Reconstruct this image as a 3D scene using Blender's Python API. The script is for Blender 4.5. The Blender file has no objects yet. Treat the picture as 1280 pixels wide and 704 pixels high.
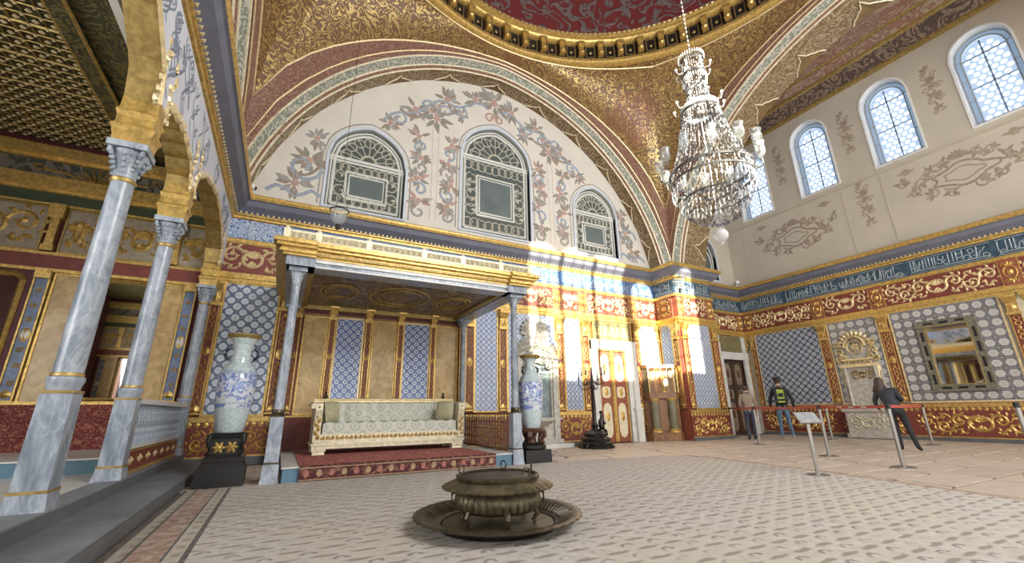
import bpy, math, random
from mathutils import Matrix, Vector
from mathutils.geometry import tessellate_polygon
random.seed(7)
sc = bpy.context.scene
COL = sc.collection
PI = math.pi
sin, cos, sqrt = math.sin, math.cos, math.sqrt

# ------------------------------------------------------------------ camera
def _cam():
    p, r, y = [math.radians(a) for a in (17.011, -0.795, 28.035)]
    f0 = Vector((sin(y), cos(y), 0)); r0 = Vector((cos(y), -sin(y), 0)); u0 = Vector((0, 0, 1))
    f = f0*cos(p) + u0*sin(p); u = u0*cos(p) - f0*sin(p)
    rr = r0*cos(r) + u*sin(r); uu = u*cos(r) - r0*sin(r)
    m = Matrix((( rr.x, uu.x, -f.x, 0), (rr.y, uu.y, -f.y, 0), (rr.z, uu.z, -f.z, 0.97), (0, 0, 0, 1)))
    cd = bpy.data.cameras.new('camera'); cd.sensor_width = 36.0; cd.lens = 529.37/1280*36
    cd.clip_start = 0.05; cd.clip_end = 300
    o = bpy.data.objects.new('camera', cd); o.matrix_world = m; COL.objects.link(o); sc.camera = o
_cam()

# ------------------------------------------------------------------ world, sun, daylight, exposure
w = bpy.data.worlds.new('world'); sc.world = w; w.use_nodes = True
bg = w.node_tree.nodes['Background']; bg.inputs[0].default_value = (0.80, 0.90, 1.0, 1); bg.inputs[1].default_value = 1.7
sc.view_settings.view_transform = 'Standard'; sc.view_settings.look = 'None'
sc.view_settings.exposure = 0.22; sc.view_settings.gamma = 1.0; sc.view_settings.use_curve_mapping = False
sc.cycles.use_denoising = True
sc.cycles.max_bounces = 8; sc.cycles.diffuse_bounces = 4; sc.cycles.glossy_bounces = 4; sc.cycles.transparent_max_bounces = 12
sc.cycles.sample_clamp_indirect = 6.0
sc.cycles.caustics_reflective = False; sc.cycles.caustics_refractive = False

def lamp(name, kind, loc, direction, energy, color=(1, 1, 1), size=None):
    l = bpy.data.lights.new(name, kind); l.energy = energy; l.color = color
    if kind == 'AREA':
        l.shape = 'RECTANGLE'; l.size, l.size_y = size
    o = bpy.data.objects.new(name, l); o.location = loc
    o.rotation_euler = Vector(direction).to_track_quat('-Z', 'Y').to_euler(); COL.objects.link(o)
    return o
SUNDIR = Vector((0.22, 1.0, -0.2724))
s_ = lamp('sun', 'SUN', (0, -20, 12), SUNDIR, 24.0, (1.0, 0.90, 0.72)); s_.data.angle = math.radians(0.53)
# added area lamps for even fill; the lunette one carries the windows' daylight
lamp('fill_front_low', 'AREA', (5.2, -4.05, 2.5), (0, 1, 0.30), 430, (1.0, 0.97, 0.93), (12.5, 3.8))  # added fill lamp before the closed lower wall, no opening there
lamp('daylight_lunette', 'AREA', (6.2, -4.05, 8.1), (0, 1, -0.05), 1150, (0.98, 0.98, 1.0), (6.2, 4.0))
lamp('fill_bay', 'AREA', (14.9, -4.0, 4.6), (0, 1, 0.05), 400, (1.0, 0.95, 0.88), (2.6, 7.0))  # added fill lamp for the side bay; the wall behind is closed
lamp('fill_gallery', 'AREA', (-7.4, 1.1, 3.0), (1, 0, 0.12), 420, (1.0, 0.99, 0.97), (4.4, 3.6))  # added fill lamp brightening the side gallery

# ------------------------------------------------------------------ shader helpers: a tiny expression language for node maths
NT = None
class V:
    def __init__(s, k): s.k = k
    def __add__(a, b): return _m('ADD', a, b)
    __radd__ = lambda a, b: _m('ADD', b, a)
    def __sub__(a, b): return _m('SUBTRACT', a, b)
    def __rsub__(a, b): return _m('SUBTRACT', b, a)
    def __mul__(a, b): return _m('MULTIPLY', a, b)
    __rmul__ = lambda a, b: _m('MULTIPLY', b, a)
    def __truediv__(a, b): return _m('DIVIDE', a, b)
    def __lt__(a, b): return _m('LESS_THAN', a, b)
    def __gt__(a, b): return _m('GREATER_THAN', a, b)
def _put(sock, a):
    if isinstance(a, V): NT.links.new(a.k, sock)
    else: sock.default_value = a
def _m(op, *a):
    n = NT.nodes.new('ShaderNodeMath'); n.operation = op
    for i, x in enumerate(a): _put(n.inputs[i], x)
    return V(n.outputs[0])
def Abs(a): return _m('ABSOLUTE', a)
def Frac(a): return _m('FRACT', a)
def Floor(a): return _m('FLOOR', a)
def Sin(a): return _m('SINE', a)
def Sqrt(a): return _m('SQRT', a)
def Min(a, b): return _m('MINIMUM', a, b)
def Max(a, b): return _m('MAXIMUM', a, b)
def soft(a, lo, hi):                       # 0 below lo, 1 above hi
    n = NT.nodes.new('ShaderNodeMapRange'); n.interpolation_type = 'SMOOTHSTEP'
    _put(n.inputs[0], a); n.inputs[1].default_value = lo; n.inputs[2].default_value = hi
    return V(n.outputs[0])
def band(a, c, w, e=0.02): return 1.0 - soft(Abs(a - c), w - e, w + e)
def hyp(a, b): return Sqrt(a*a + b*b)
def coords(kind):
    t = NT.nodes.new('ShaderNodeTexCoord'); s = NT.nodes.new('ShaderNodeSeparateXYZ')
    NT.links.new(t.outputs[kind], s.inputs[0])
    return V(s.outputs[0]), V(s.outputs[1]), V(s.outputs[2])
def vec(x, y, z=0.0):
    n = NT.nodes.new('ShaderNodeCombineXYZ'); _put(n.inputs[0], x); _put(n.inputs[1], y); _put(n.inputs[2], z)
    return V(n.outputs[0])
def noise(v, scale, detail=3, rough=0.5, dist=0.0):
    n = NT.nodes.new('ShaderNodeTexNoise'); NT.links.new(v.k, n.inputs['Vector'])
    n.inputs['Scale'].default_value = scale; n.inputs['Detail'].default_value = detail
    n.inputs['Roughness'].default_value = rough; n.inputs['Distortion'].default_value = dist
    return V(n.outputs[0])
def voro(v, scale, feature='F1', rand=1.0):
    n = NT.nodes.new('ShaderNodeTexVoronoi'); n.feature = feature; NT.links.new(v.k, n.inputs['Vector'])
    n.inputs['Scale'].default_value = scale; n.inputs['Randomness'].default_value = rand
    return V(n.outputs['Distance'])
def c4(c): return c if isinstance(c, V) else (c[0], c[1], c[2], 1.0)
def mix(a, b, f):
    n = NT.nodes.new('ShaderNodeMix'); n.data_type = 'RGBA'
    _put(n.inputs[0], f); _put(n.inputs[6], c4(a)); _put(n.inputs[7], c4(b))
    return V(n.outputs[2])
def objrand():
    n = NT.nodes.new('ShaderNodeObjectInfo'); return V(n.outputs['Random'])
MATS = {}
def make(name, fn):
    global NT
    m = bpy.data.materials.new(name); m.use_nodes = True; NT = m.node_tree
    b = NT.nodes['Principled BSDF']; r = fn()
    _put(b.inputs['Base Color'], c4(r.get('color', (.5, .5, .5))))
    _put(b.inputs['Roughness'], r.get('rough', 0.5)); _put(b.inputs['Metallic'], r.get('metal', 0.0))
    if 'spec' in r: _put(b.inputs['Specular IOR Level'], r['spec'])
    if 'trans' in r: _put(b.inputs['Transmission Weight'], r['trans'])
    if 'alpha' in r: _put(b.inputs['Alpha'], r['alpha'])
    if 'emit' in r:
        _put(b.inputs['Emission Color'], c4(r['emit'])); b.inputs['Emission Strength'].default_value = r.get('estr', 1.0)
    if 'bump' in r:
        n = NT.nodes.new('ShaderNodeBump'); n.inputs['Strength'].default_value = r.get('bstr', 0.4)
        n.inputs['Distance'].default_value = r.get('bdist', 0.02)
        _put(n.inputs['Height'], r['bump']); NT.links.new(n.outputs[0], b.inputs['Normal'])
    MATS[name] = m
    return m
def plain(name, c, rough=0.5, metal=0.0, var=0.12, scale=6.0, bstr=0.0, **k):
    def fn():
        x, y, z = coords('Object'); n = noise(vec(x, y, z), scale, 4, 0.6)
        d = [max(0, a*(1-var)) for a in c]; l = [min(1, a*(1+var)) for a in c]
        r = dict(color=mix(d, l, soft(n, .3, .7)), rough=rough, metal=metal, **k)
        if bstr: r['bump'] = n; r['bstr'] = bstr
        return r
    return make(name, fn)

# ------------------------------------------------------------------ materials
plain('gold', (.62, .42, .13), .38, .6, .28, 14, .3)
plain('gold_dull', (.42, .30, .105), .42, .6, .25, 12, .3)
plain('gold_pale', (.78, .64, .36), .42, .35, .15, 12, .2)
plain('ivory_gold', (.76, .69, .49), .45, .15, .15, 14, .2)
plain('burgundy', (.20, .045, .032), .45, 0, .15, 9)
plain('burgundy_dark', (.11, .02, .025), .5, 0, .15, 9)
plain('red_brown', (.29, .085, .05), .45, 0, .15, 9)
plain('cove_blue', (.16, .17, .22), .5, 0, .1, 3)
plain('teal_paint', (.10, .20, .27), .5, 0, .12, 4)
plain('grey_stone', (.20, .215, .23), .55, 0, .15, 3, .1)
plain('grey_stone_dark', (.12, .125, .13), .6, 0, .15, 3)
plain('white_marble', (.66, .65, .61), .4, 0, .08, 5)
plain('white_floor', (.68, .67, .63), .35, 0, .06, 2)
plain('plaster_cream', (.74, .70, .61), .8, 0, .04, 1.5)
plain('plaster_wall', (.54, .495, .41), .8, 0, .05, .8)
plain('plaster_line', (.50, .45, .34), .8, 0, .05, 2)  # slightly darker plaster tone of the raised panel lines
plain('white_paint', (.78, .79, .78), .5, 0, .04, 5)
plain('black_wood', (.012, .012, .013), .35, 0, .2, 8)
plain('bronze', (.085, .07, .045), .42, .6, .4, 9, .2)
plain('bronze_olive', (.125, .105, .06), .45, .5, .4, 9, .2)
plain('bronze_dark', (.035, .033, .03), .4, .6, .3, 9, .2)
plain('dark_wood', (.09, .04, .02), .35, 0, .3, 5)
plain('mid_wood', (.22, .10, .04), .35, 0, .3, 5)
plain('wood_panel', (.17, .15, .09), .35, 0, .2, 5)
plain('steel_dark', (.22, .22, .22), .3, .8, .1, 5)
plain('carved_stone', (.50, .475, .415), .5, 0, .22, 9, .25)
plain('steel', (.36, .35, .33), .34, .85, .05, 5)
plain('belt_red', (.42, .07, .05), .6, 0, .08, 20)
plain('white_print', (.75, .72, .68), .6, 0, .03, 20)
plain('paint_blue', (.34, .39, .46), .8, 0, .12, 9)
plain('paint_grey', (.36, .345, .32), .8, 0, .15, 9)
plain('paint_brown', (.33, .265, .21), .8, 0, .2, 9)
plain('paint_tan', (.37, .31, .23), .8, 0, .15, 9)
plain('paint_red', (.50, .33, .27), .8, 0, .15, 9)
plain('paint_rose', (.60, .50, .43), .8, 0, .15, 9)
plain('paint_green', (.29, .285, .24), .8, 0, .15, 9)
plain('lead_white', (.74, .74, .68), .5, 0, .05, 9)
plain('skin', (.52, .34, .26), .6, 0, .08, 9)
plain('hair_dark', (.045, .028, .02), .6, 0, .3, 40)
plain('cloth_navy', (.022, .026, .035), .75, 0, .25, 14, .15)
plain('cloth_black', (.018, .018, .02), .8, 0, .2, 14)
plain('cloth_beige', (.26, .20, .15), .8, 0, .15, 14)
plain('denim', (.08, .14, .21), .8, 0, .3, 14)
plain('denim_dark', (.035, .045, .075), .8, 0, .3, 14)
plain('lime', (.35, .45, .06), .7, 0, .2, 14)
plain('shoe_grey', (.30, .30, .30), .7, 0, .2, 14)
plain('cushion', (.42, .39, .24), .8, 0, .12, 22, .1)
plain('green_panel', (.05, .07, .035), .45, 0, .2, 6)
plain('wood_green', (.20, .17, .08), .45, 0, .2, 6)
plain('wax', (.8, .78, .7), .5, 0, .03, 5)

def f_marble():
    x, y, z = coords('Object'); v = vec(x, y, z*.45)
    n = noise(v, 5, 6, .65, 1.2); k = noise(v, 2.2, 4, .6, 2.5)
    vein = band(k, .5, .02, .025)
    c = mix((.15, .185, .23), (.40, .445, .505), soft(n, .3, .72))
    return dict(color=mix(c, (.60, .63, .66), vein*.3), rough=.3)
make('grey_marble', f_marble)
def f_ym():
    x, y, z = coords('Object'); v = vec(x, y, z)
    n = noise(v, 3.2, 6, .65, 1.0)
    return dict(color=mix((.40, .25, .09), (.64, .47, .22), soft(n, .3, .7)), rough=.3)
make('yellow_marble', f_ym)
def f_niche():
    x, y, z = coords('Object'); n = noise(vec(x, y, z), 4, 6, .65, 1.0)
    return dict(color=mix((.10, .15, .17), (.30, .36, .36), soft(n, .3, .7)), rough=.35)
make('niche_marble', f_niche)

def tile_a(name, ground, ring, centre, line, rad=.20, wid=.075):
    def fn():
        u, v, _ = coords('UV'); du = Abs(u - .5); dv = Abs(v - .5)
        r = Min(hyp(du, dv), hyp(.5 - du, .5 - dv))
        pet = band(r, rad, wid, .02); dot = 1.0 - soft(r, .05, .08)
        lat = band(du + dv, .5, .035, .02)
        c = mix(ground, line, lat); c = mix(c, ring, pet); c = mix(c, centre, dot)
        q = objrand(); c = mix(c, ground, q*.14)
        return dict(color=c, rough=.22)
    return make(name, fn)
def tile_b(name, ground, line, dot):
    def fn():
        u, v, _ = coords('UV')
        a = Abs(Frac((u + v)*1.0) - .5); b = Abs(Frac((u - v)*1.0 + 2.0) - .5)
        l = Max(soft(a, .33, .38), soft(b, .33, .38))
        d = 1.0 - soft(Max(a, b), .09, .13)
        k = soft(Min(a, b), .36, .40)
        c = mix(ground, line, l*.75); c = mix(c, dot, Max(d*.6, k))
        q = objrand(); c = mix(c, line, q*.12)
        return dict(color=c, rough=.2)
    return make(name, fn)
def tile_c(name, ground, flower, core, disc):
    def fn():
        u, v, _ = coords('UV'); du = u - .5; dv = v - .5; au = Abs(du); av = Abs(dv)
        r = hyp(du, dv); h = Max(av*1.05, au*.87 + av*.5)
        fl = 1.0 - soft(h, .33, .37); inn = band(r, .13, .03, .02)
        rc = hyp(.5 - au, (.5 - av)*1.15); d = 1.0 - soft(rc, .19, .22); dd = 1.0 - soft(rc, .11, .14)
        c = mix(ground, flower, fl); c = mix(c, core, inn); c = mix(c, disc, d); c = mix(c, flower, dd*.45)
        q = objrand(); c = mix(c, ground, q*.15)
        return dict(color=c, rough=.22)
    return make(name, fn)
tile_a('tile_rosette_grey', (.17, .21, .30), (.60, .66, .72), (.42, .49, .60), (.10, .12, .18), .145, .14)
tile_a('tile_rosette_blue', (.13, .21, .46), (.66, .71, .76), (.16, .26, .54), (.08, .13, .33))
tile_a('tile_ring_navy', (.12, .15, .22), (.58, .60, .61), (.20, .26, .36), (.06, .075, .11), .19, .09)
tile_b('tile_lattice_blue', (.66, .71, .77), (.10, .18, .43), (.07, .12, .34))
tile_b('tile_lattice_grey', (.58, .62, .66), (.11, .16, .30), (.07, .11, .22))
tile_c('tile_flower_grey', (.22, .22, .24), (.60, .59, .55), (.40, .40, .41), (.12, .12, .125))
def f_iznik():
    x, y, z = coords('Object'); v = vec(x, y, z)
    n = noise(v, 9, 3, .6, 2.0); k = band(n, .5, .05, .04)
    k2 = band(noise(v, 5, 2, .5, 3.0), .47, .03, .03)
    c = mix((.05, .12, .38), (.58, .68, .74), k); c = mix(c, (.62, .70, .74), k2)
    return dict(color=c, rough=.22)
make('tile_painted_blue', f_iznik)
plain('tile_script_ground', (.045, .085, .125), .25, 0, .3, 7)
plain('tile_script_ground_light', (.08, .15, .33), .25, 0, .3, 7)
plain('script_white', (.36, .42, .44), .3, 0, .1, 7)

def arabesque(name, dark, light, sc_, metal=.5, cover=.5, freq=46.0, dist=.6, third=None, rough=.4):
    """curling scrollwork: contour lines of a soft noise, drawn as raised lines"""
    def fn():
        x, y, z = coords('Object'); v = vec(x, y, z)
        a = noise(v, sc_, 1.0, .45, dist); w1 = Sin(a*freq); t = 1.0 - 2.0*cover
        k = soft(w1, t - .22, t + .22)
        g = noise(v, sc_*5.0, 2, .6, 1.0); k = k*soft(g, .36, .46)
        fine = noise(v, sc_*9, 2, .6); c = mix(dark, light, k); c = mix(c, dark, soft(fine, .55, .75)*.45)
        if third: c = mix(c, third, soft(noise(v, .42, 2, .5), .56, .63)*.55)
        return dict(color=c, rough=rough, metal=k*metal, bump=k, bstr=.7, bdist=.05)
    return make(name, fn)
arabesque('pendentive_gold', (.18, .095, .042), (.54, .38, .145), 3.0, .5, .60, 52, .7, (.26, .095, .06))
arabesque('dome_red', (.17, .032, .030), (.17, .145, .135), 1.35, .05, .42, 34, .7)
arabesque('soffit_brown', (.20, .125, .06), (.42, .34, .215), 3.4, .05, .5, 46, .5)
arabesque('band_pink', (.25, .115, .085), (.40, .26, .18), 5.5, .05, .5, 44, .5)
arabesque('band_leaf', (.24, .26, .20), (.58, .57, .49), 4.6, 0, .58, 40, .5)
arabesque('band_dark', (.16, .095, .05), (.28, .18, .09), 3.0, .1, .4, 44, .5)
arabesque('bay_pink', (.30, .15, .11), (.43, .33, .23), 2.4, 0, .5, 36, .7)
arabesque('bay_relief', (.085, .06, .05), (.28, .21, .15), 2.6, .1, .5, 36, .6)
arabesque('canopy_soffit', (.11, .075, .055), (.30, .23, .16), 2.0, .1, .45, 44, .6)
arabesque('gallery_frieze', (.20, .175, .14), (.06, .07, .055), 1.5, 0, .5, 40, .6)
arabesque('gallery_panel', (.24, .20, .15), (.55, .38, .09), 2.0, .5, .5, 44, .6)
arabesque('gallery_ceiling_dark', (.06, .06, .03), (.24, .20, .08), 3.0, .5, .5, 44, .6)
arabesque('divan_red', (.17, .03, .025), (.36, .14, .10), 7.0, 0, .4, 44, .5, rough=.85)
def f_carpet():
    x, y, z = coords('Object'); n = noise(vec(x, y), 11, 4, .65); big = noise(vec(x, y), .5, 3, .6)
    ry = y/.10; row = Floor(ry); fy = Frac(ry) - .5 + (n - .5)*.55
    fx = Frac(x/.27 + row*.37) - .5 + (n - .5)*.35
    alt = Frac(row*.5) > .25
    leaf = 1.0 - soft(hyp(fx/.44, fy/.30), .55, 1.1)
    rr = hyp(fx*2.3, fy*1.05)
    arc = band(rr, .36, .13, .05)*soft(fy, -.20, -.05); dots = 1.0 - soft(hyp((Abs(fx) - .17)*2.2, fy + .05), .10, .15)
    worn = soft(noise(vec(x, y), 2.3, 3, .6), .40, .56)
    base = mix((.46, .425, .375), (.58, .55, .495), soft(n, .3, .7)); base = mix(base, (.56, .50, .40), soft(big, .45, .7)*.55)
    c1 = mix(base, (.26, .205, .165), leaf*.80); c2 = mix(base, (.20, .175, .15), Max(arc, dots)*(worn*.62 + .16))
    return dict(color=mix(c1, c2, alt), rough=.95, bump=noise(vec(x, y), 160, 2), bstr=.3, bdist=.005)
make('carpet_field', f_carpet)
def f_border(a, b, sc_):
    def fn():
        x, y, z = coords('Object'); n = noise(vec(x, y), sc_, 3, .6, 1.0)
        k = band(Frac(y/.22) - .5, 0.0, .2, .1)*band(Frac(x/.11) - .5, 0.0, .25, .1)
        return dict(color=mix(mix(a, b, soft(n, .42, .58)), (.20, .15, .12), k*.55), rough=.95)
    return fn
make('carpet_border_rose', f_border((.36, .24, .18), (.48, .38, .30), 10))
make('carpet_border_beige', f_border((.44, .40, .32), (.50, .46, .38), 10))
plain('carpet_line_dark', (.13, .12, .11), .95, 0, .3, 12)
def f_rug():
    x, y, z = coords('Object'); n = noise(vec(x, y, z), 14, 4, .6, 1.2)
    return dict(color=mix((.30, .055, .05), (.52, .26, .20), soft(n, .45, .65)), rough=.95)
make('rug_red', f_rug)
def f_rugb():
    x, y, z = coords('Object'); n = noise(vec(x, y, z), 12, 3, .6, 1.0)
    return dict(color=mix((.075, .02, .022), (.22, .10, .075), soft(n, .5, .62)), rough=.95)
make('rug_border', f_rugb)
plain('rug_medallion_pink', (.34, .14, .11), .95, 0, .25, 20)
plain('rug_medallion_gold', (.34, .25, .14), .95, 0, .25, 20)
def f_damask():
    x, y, z = coords('Object')
    u = Frac(x/.30) - .5; w_ = Frac((z + y*.8)/.30) - .5
    r = hyp(u, w_); r2 = hyp(Abs(u) - .5, Abs(w_) - .5)
    k = Max(band(r, .28, .06, .03), band(r2, .16, .06, .03)); k = Max(k, 1.0 - soft(r, .10, .14))
    n = noise(vec(x, y, z), 30, 2)
    return dict(color=mix(mix((.60, .60, .51), (.66, .66, .57), n), (.42, .45, .35), k*.7), rough=.7)
make('damask', f_damask)
def f_slab():
    x, y, z = coords('Object'); q = objrand(); n = noise(vec(x, y, z), 2.5, 5, .6, .8)
    c = mix((.50, .41, .335), (.65, .56, .47), soft(n, .25, .75)); c = mix(c, (.60, .52, .44), q*.6)
    return dict(color=c, rough=.42)
make('pink_stone', f_slab)
plain('joint_dark', (.20, .14, .10), .8, 0, .1, 4)
def f_porcelain():
    x, y, z = coords('Object'); a = noise(vec(x, y, z), 7, 3, .6, 1.5); b = noise(vec(x, y, z*1.6), 22, 2, .6, 1.0)
    c = mix((.40, .49, .50), (.58, .66, .66), soft(b, .35, .65))
    zone = band(z, .62, .27, .02)
    c = mix(c, mix((.62, .64, .68), (.12, .19, .50), soft(a, .46, .54)), zone*.85)
    return dict(color=c, rough=.12)
make('porcelain', f_porcelain)
plain('porcelain_plain', (.42, .52, .52), .15, 0, .2, 25)
plain('vase_dark', (.02, .03, .05), .2, 0, .2, 9)
def f_lead():
    x, y, z = coords('Object'); n = noise(vec(x, y, z), 3, 2)
    return dict(color=mix((.085, .105, .10), (.14, .16, .15), n), rough=.15, spec=.5)
make('leaded_glass', f_lead)
make('stained_pane', lambda: dict(color=(.085, .095, .085), rough=.2))
def f_mirror(): return dict(color=(.86, .88, .88), rough=.03, metal=1.0)
make('mirror', f_mirror)
def f_oldmirror():
    x, y, z = coords('Object'); n = noise(vec(x, y, z), 1.6, 4)
    return dict(color=mix((.40, .42, .40), (.75, .77, .75), n), rough=.025, metal=1.0)
make('old_mirror', f_oldmirror)
def mix_shader(name, glossy_col, rough, fac, tcol):
    m = bpy.data.materials.new(name); m.use_nodes = True; nt = m.node_tree; nt.nodes.clear()
    o = nt.nodes.new('ShaderNodeOutputMaterial'); mx = nt.nodes.new('ShaderNodeMixShader')
    t = nt.nodes.new('ShaderNodeBsdfTransparent'); t.inputs[0].default_value = (*tcol, 1)
    g = nt.nodes.new('ShaderNodeBsdfPrincipled'); g.inputs['Base Color'].default_value = (*glossy_col, 1)
    g.inputs['Roughness'].default_value = rough; g.inputs['Specular IOR Level'].default_value = 1.0
    mx.inputs[0].default_value = fac
    nt.links.new(t.outputs[0], mx.inputs[1]); nt.links.new(g.outputs[0], mx.inputs[2]); nt.links.new(mx.outputs[0], o.inputs[0])
    MATS[name] = m
mix_shader('crystal', (.30, .31, .32), .06, .42, (.95, .97, 1))
mix_shader('crystal_bright', (.72, .72, .70), .08, .60, (.98, .98, 1))
mix_shader('lamp_glass', (.6, .63, .63), .05, .20, (.96, .98, .98))
mix_shader('window_glass', (.85, .92, 1.0), .05, .08, (.90, .96, 1.0))
mix_shader('crystal_dark', (.05, .05, .055), .08, .55, (.8, .8, .8))
mix_shader('case_glass', (.2, .2, .18), .04, .05, (.95, .95, .92))
plain('lattice_white', (.62, .68, .76), .6, 0, .06, 6)
def f_backlit(name, col, tcol, f):        # thin gypsum and milky glass that lets the daylight glow through
    m = bpy.data.materials.new(name); m.use_nodes = True; nt = m.node_tree; nt.nodes.clear()
    o = nt.nodes.new('ShaderNodeOutputMaterial'); mx = nt.nodes.new('ShaderNodeMixShader'); mx.inputs[0].default_value = f
    d = nt.nodes.new('ShaderNodeBsdfDiffuse'); d.inputs[0].default_value = (*col, 1); t = nt.nodes.new('ShaderNodeBsdfTranslucent'); t.inputs[0].default_value = (*tcol, 1)
    nt.links.new(d.outputs[0], mx.inputs[1]); nt.links.new(t.outputs[0], mx.inputs[2]); nt.links.new(mx.outputs[0], o.inputs[0]); MATS[name] = m
f_backlit('lattice_backlit', (.55, .60, .66), (.40, .47, .58), .75)
f_backlit('border_backlit', (.6, .66, .72), (.52, .60, .68), .75)

# ------------------------------------------------------------------ mesh helpers
class MB:
    def __init__(s): s.v = []; s.f = []; s.mi = []; s.uv = []
    def add(s, vs, fs, mi=0, uvs=None):
        b = len(s.v); s.v += [tuple(p) for p in vs]
        for i, f in enumerate(fs):
            s.f.append([b + k for k in f]); s.mi.append(mi); s.uv.append(uvs[i] if uvs else None)
        return s
    def box(s, x0, x1, y0, y1, z0, z1, mi=0):
        vs = [(x0, y0, z0), (x1, y0, z0), (x1, y1, z0), (x0, y1, z0), (x0, y0, z1), (x1, y0, z1), (x1, y1, z1), (x0, y1, z1)]
        return s.add(vs, [(0, 3, 2, 1), (4, 5, 6, 7), (0, 1, 5, 4), (1, 2, 6, 5), (2, 3, 7, 6), (3, 0, 4, 7)], mi)
    def taper(s, x0, x1, y0, y1, z0, z1, k, mi=0):     # box whose top is scaled by k
        cx, cy = (x0 + x1)/2, (y0 + y1)/2; f = lambda x, y, t: (cx + (x - cx)*t, cy + (y - cy)*t)
        vs = [(*f(x, y, 1), z0) for x, y in ((x0, y0), (x1, y0), (x1, y1), (x0, y1))] + [(*f(x, y, k), z1) for x, y in ((x0, y0), (x1, y0), (x1, y1), (x0, y1))]
        return s.add(vs, [(0, 3, 2, 1), (4, 5, 6, 7), (0, 1, 5, 4), (1, 2, 6, 5), (2, 3, 7, 6), (3, 0, 4, 7)], mi)
    def lathe(s, prof, n=24, c=(0, 0), mi=0, a0=0.0, a1=2*PI, flute=None, cap=True):
        full = abs(a1 - a0 - 2*PI) < 1e-6; m = n if full else n + 1; vs = []; fs = []
        for j, (r, z) in enumerate(prof):
            for i in range(m):
                a = a0 + (a1 - a0)*i/n; rr = r*(1 + flute(a, j)) if flute else r
                vs.append((c[0] + rr*cos(a), c[1] + rr*sin(a), z))
        for j in range(len(prof) - 1):
            for i in range(n):
                k = (i + 1) % m; fs.append((j*m + i, j*m + k, (j + 1)*m + k, (j + 1)*m + i))
        if cap and full:
            if prof[0][0] > 1e-4: fs.append(tuple(reversed(range(m))))
            if prof[-1][0] > 1e-4: fs.append(tuple(range((len(prof) - 1)*m, len(prof)*m)))
        return s.add(vs, fs, mi)
    def tube(s, pts, r, n=6, mi=0, caps=True):
        pts = [Vector(p) for p in pts]; R = r if isinstance(r, (list, tuple)) else [r]*len(pts); vs = []; fs = []
        for i, p in enumerate(pts):
            t = (pts[min(i + 1, len(pts) - 1)] - pts[max(i - 1, 0)])
            t = t.normalized() if t.length > 1e-9 else Vector((0, 0, 1))
            up = Vector((0, 0, 1)) if abs(t.z) < .9 else Vector((1, 0, 0))
            a = t.cross(up).normalized(); b = a.cross(t)
            for k in range(n):
                q = 2*PI*k/n; vs.append(p + (a*cos(q) + b*sin(q))*R[i])
        for i in range(len(pts) - 1):
            for k in range(n):
                l = (k + 1) % n; fs.append((i*n + k, i*n + l, (i + 1)*n + l, (i + 1)*n + k))
        if caps: fs += [tuple(range(n)), tuple(reversed(range((len(pts) - 1)*n, len(pts)*n)))]
        return s.add(vs, fs, mi)
    def strip(s, pts, r, d=.012, y=0.0, mi=0):          # raised ridge along a polyline drawn on a wall (x, z); outward is -y
        n = len(pts); vs = []; fs = []; R = r if isinstance(r, (list, tuple)) else [r]*n
        for i, p in enumerate(pts):
            a = pts[max(i - 1, 0)]; b = pts[min(i + 1, n - 1)]; tx, tz = b[0] - a[0], b[1] - a[1]; l = math.hypot(tx, tz) or 1
            nx, nz = -tz/l*R[i], tx/l*R[i]
            vs += [(p[0] + nx, y, p[1] + nz), (p[0], y - d, p[1]), (p[0] - nx, y, p[1] - nz)]
        for i in range(n - 1):
            k = 3*i; fs += [(k, k + 1, k + 4, k + 3), (k + 1, k + 2, k + 5, k + 4)]
        return s.add(vs, fs, mi)
    def leaf(s, x, z, ang, L, W, d=.012, y=0.0, mi=0):
        c, q = cos(ang), sin(ang); P = lambda a, b: (x + a*c - b*q, z + a*q + b*c)
        o = [P(0, 0), P(L*.35, W*.5), P(L*.75, W*.35), P(L, 0), P(L*.75, -W*.35), P(L*.35, -W*.5)]; m = P(L*.45, 0)
        vs = [(p[0], y, p[1]) for p in o] + [(m[0], y - d, m[1])]
        return s.add(vs, [(i, 6, (i + 1) % 6) for i in range(6)], mi)
    def disc(s, x, z, r, d=.012, y=0.0, n=10, mi=0, rz=None):
        rz = rz or r
        vs = [(x + r*cos(2*PI*i/n), y, z + rz*sin(2*PI*i/n)) for i in range(n)] + [(x, y - d, z)]
        return s.add(vs, [(i, n, (i + 1) % n) for i in range(n)], mi)
    def prism(s, poly, z0, z1, mi=0):
        n = len(poly); vs = [(x, y, z0) for x, y in poly] + [(x, y, z1) for x, y in poly]
        fs = [tuple(reversed(range(n))), tuple(range(n, 2*n))] + [(i, (i + 1) % n, n + (i + 1) % n, n + i) for i in range(n)]
        return s.add(vs, fs, mi)
    def plate(s, outer, holes, y0, y1, mi=0, walls=True):   # plate in the x-z plane from y0 (front) to y1 (back) with holes
        loops = [outer] + list(holes); flat = [p for l in loops for p in l]
        tris = tessellate_polygon([[Vector((x, z, 0)) for x, z in l] for l in loops])
        s.add([(x, y0, z) for x, z in flat], [tuple(t) for t in tris], mi)
        if y1 is not None:
            s.add([(x, y1, z) for x, z in flat], [tuple(reversed(t)) for t in tris], mi)
            if walls:
                for l in loops:
                    n = len(l); s.add([(x, y0, z) for x, z in l] + [(x, y1, z) for x, z in l], [(i, (i + 1) % n, n + (i + 1) % n, n + i) for i in range(n)], mi)
        return s
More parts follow.
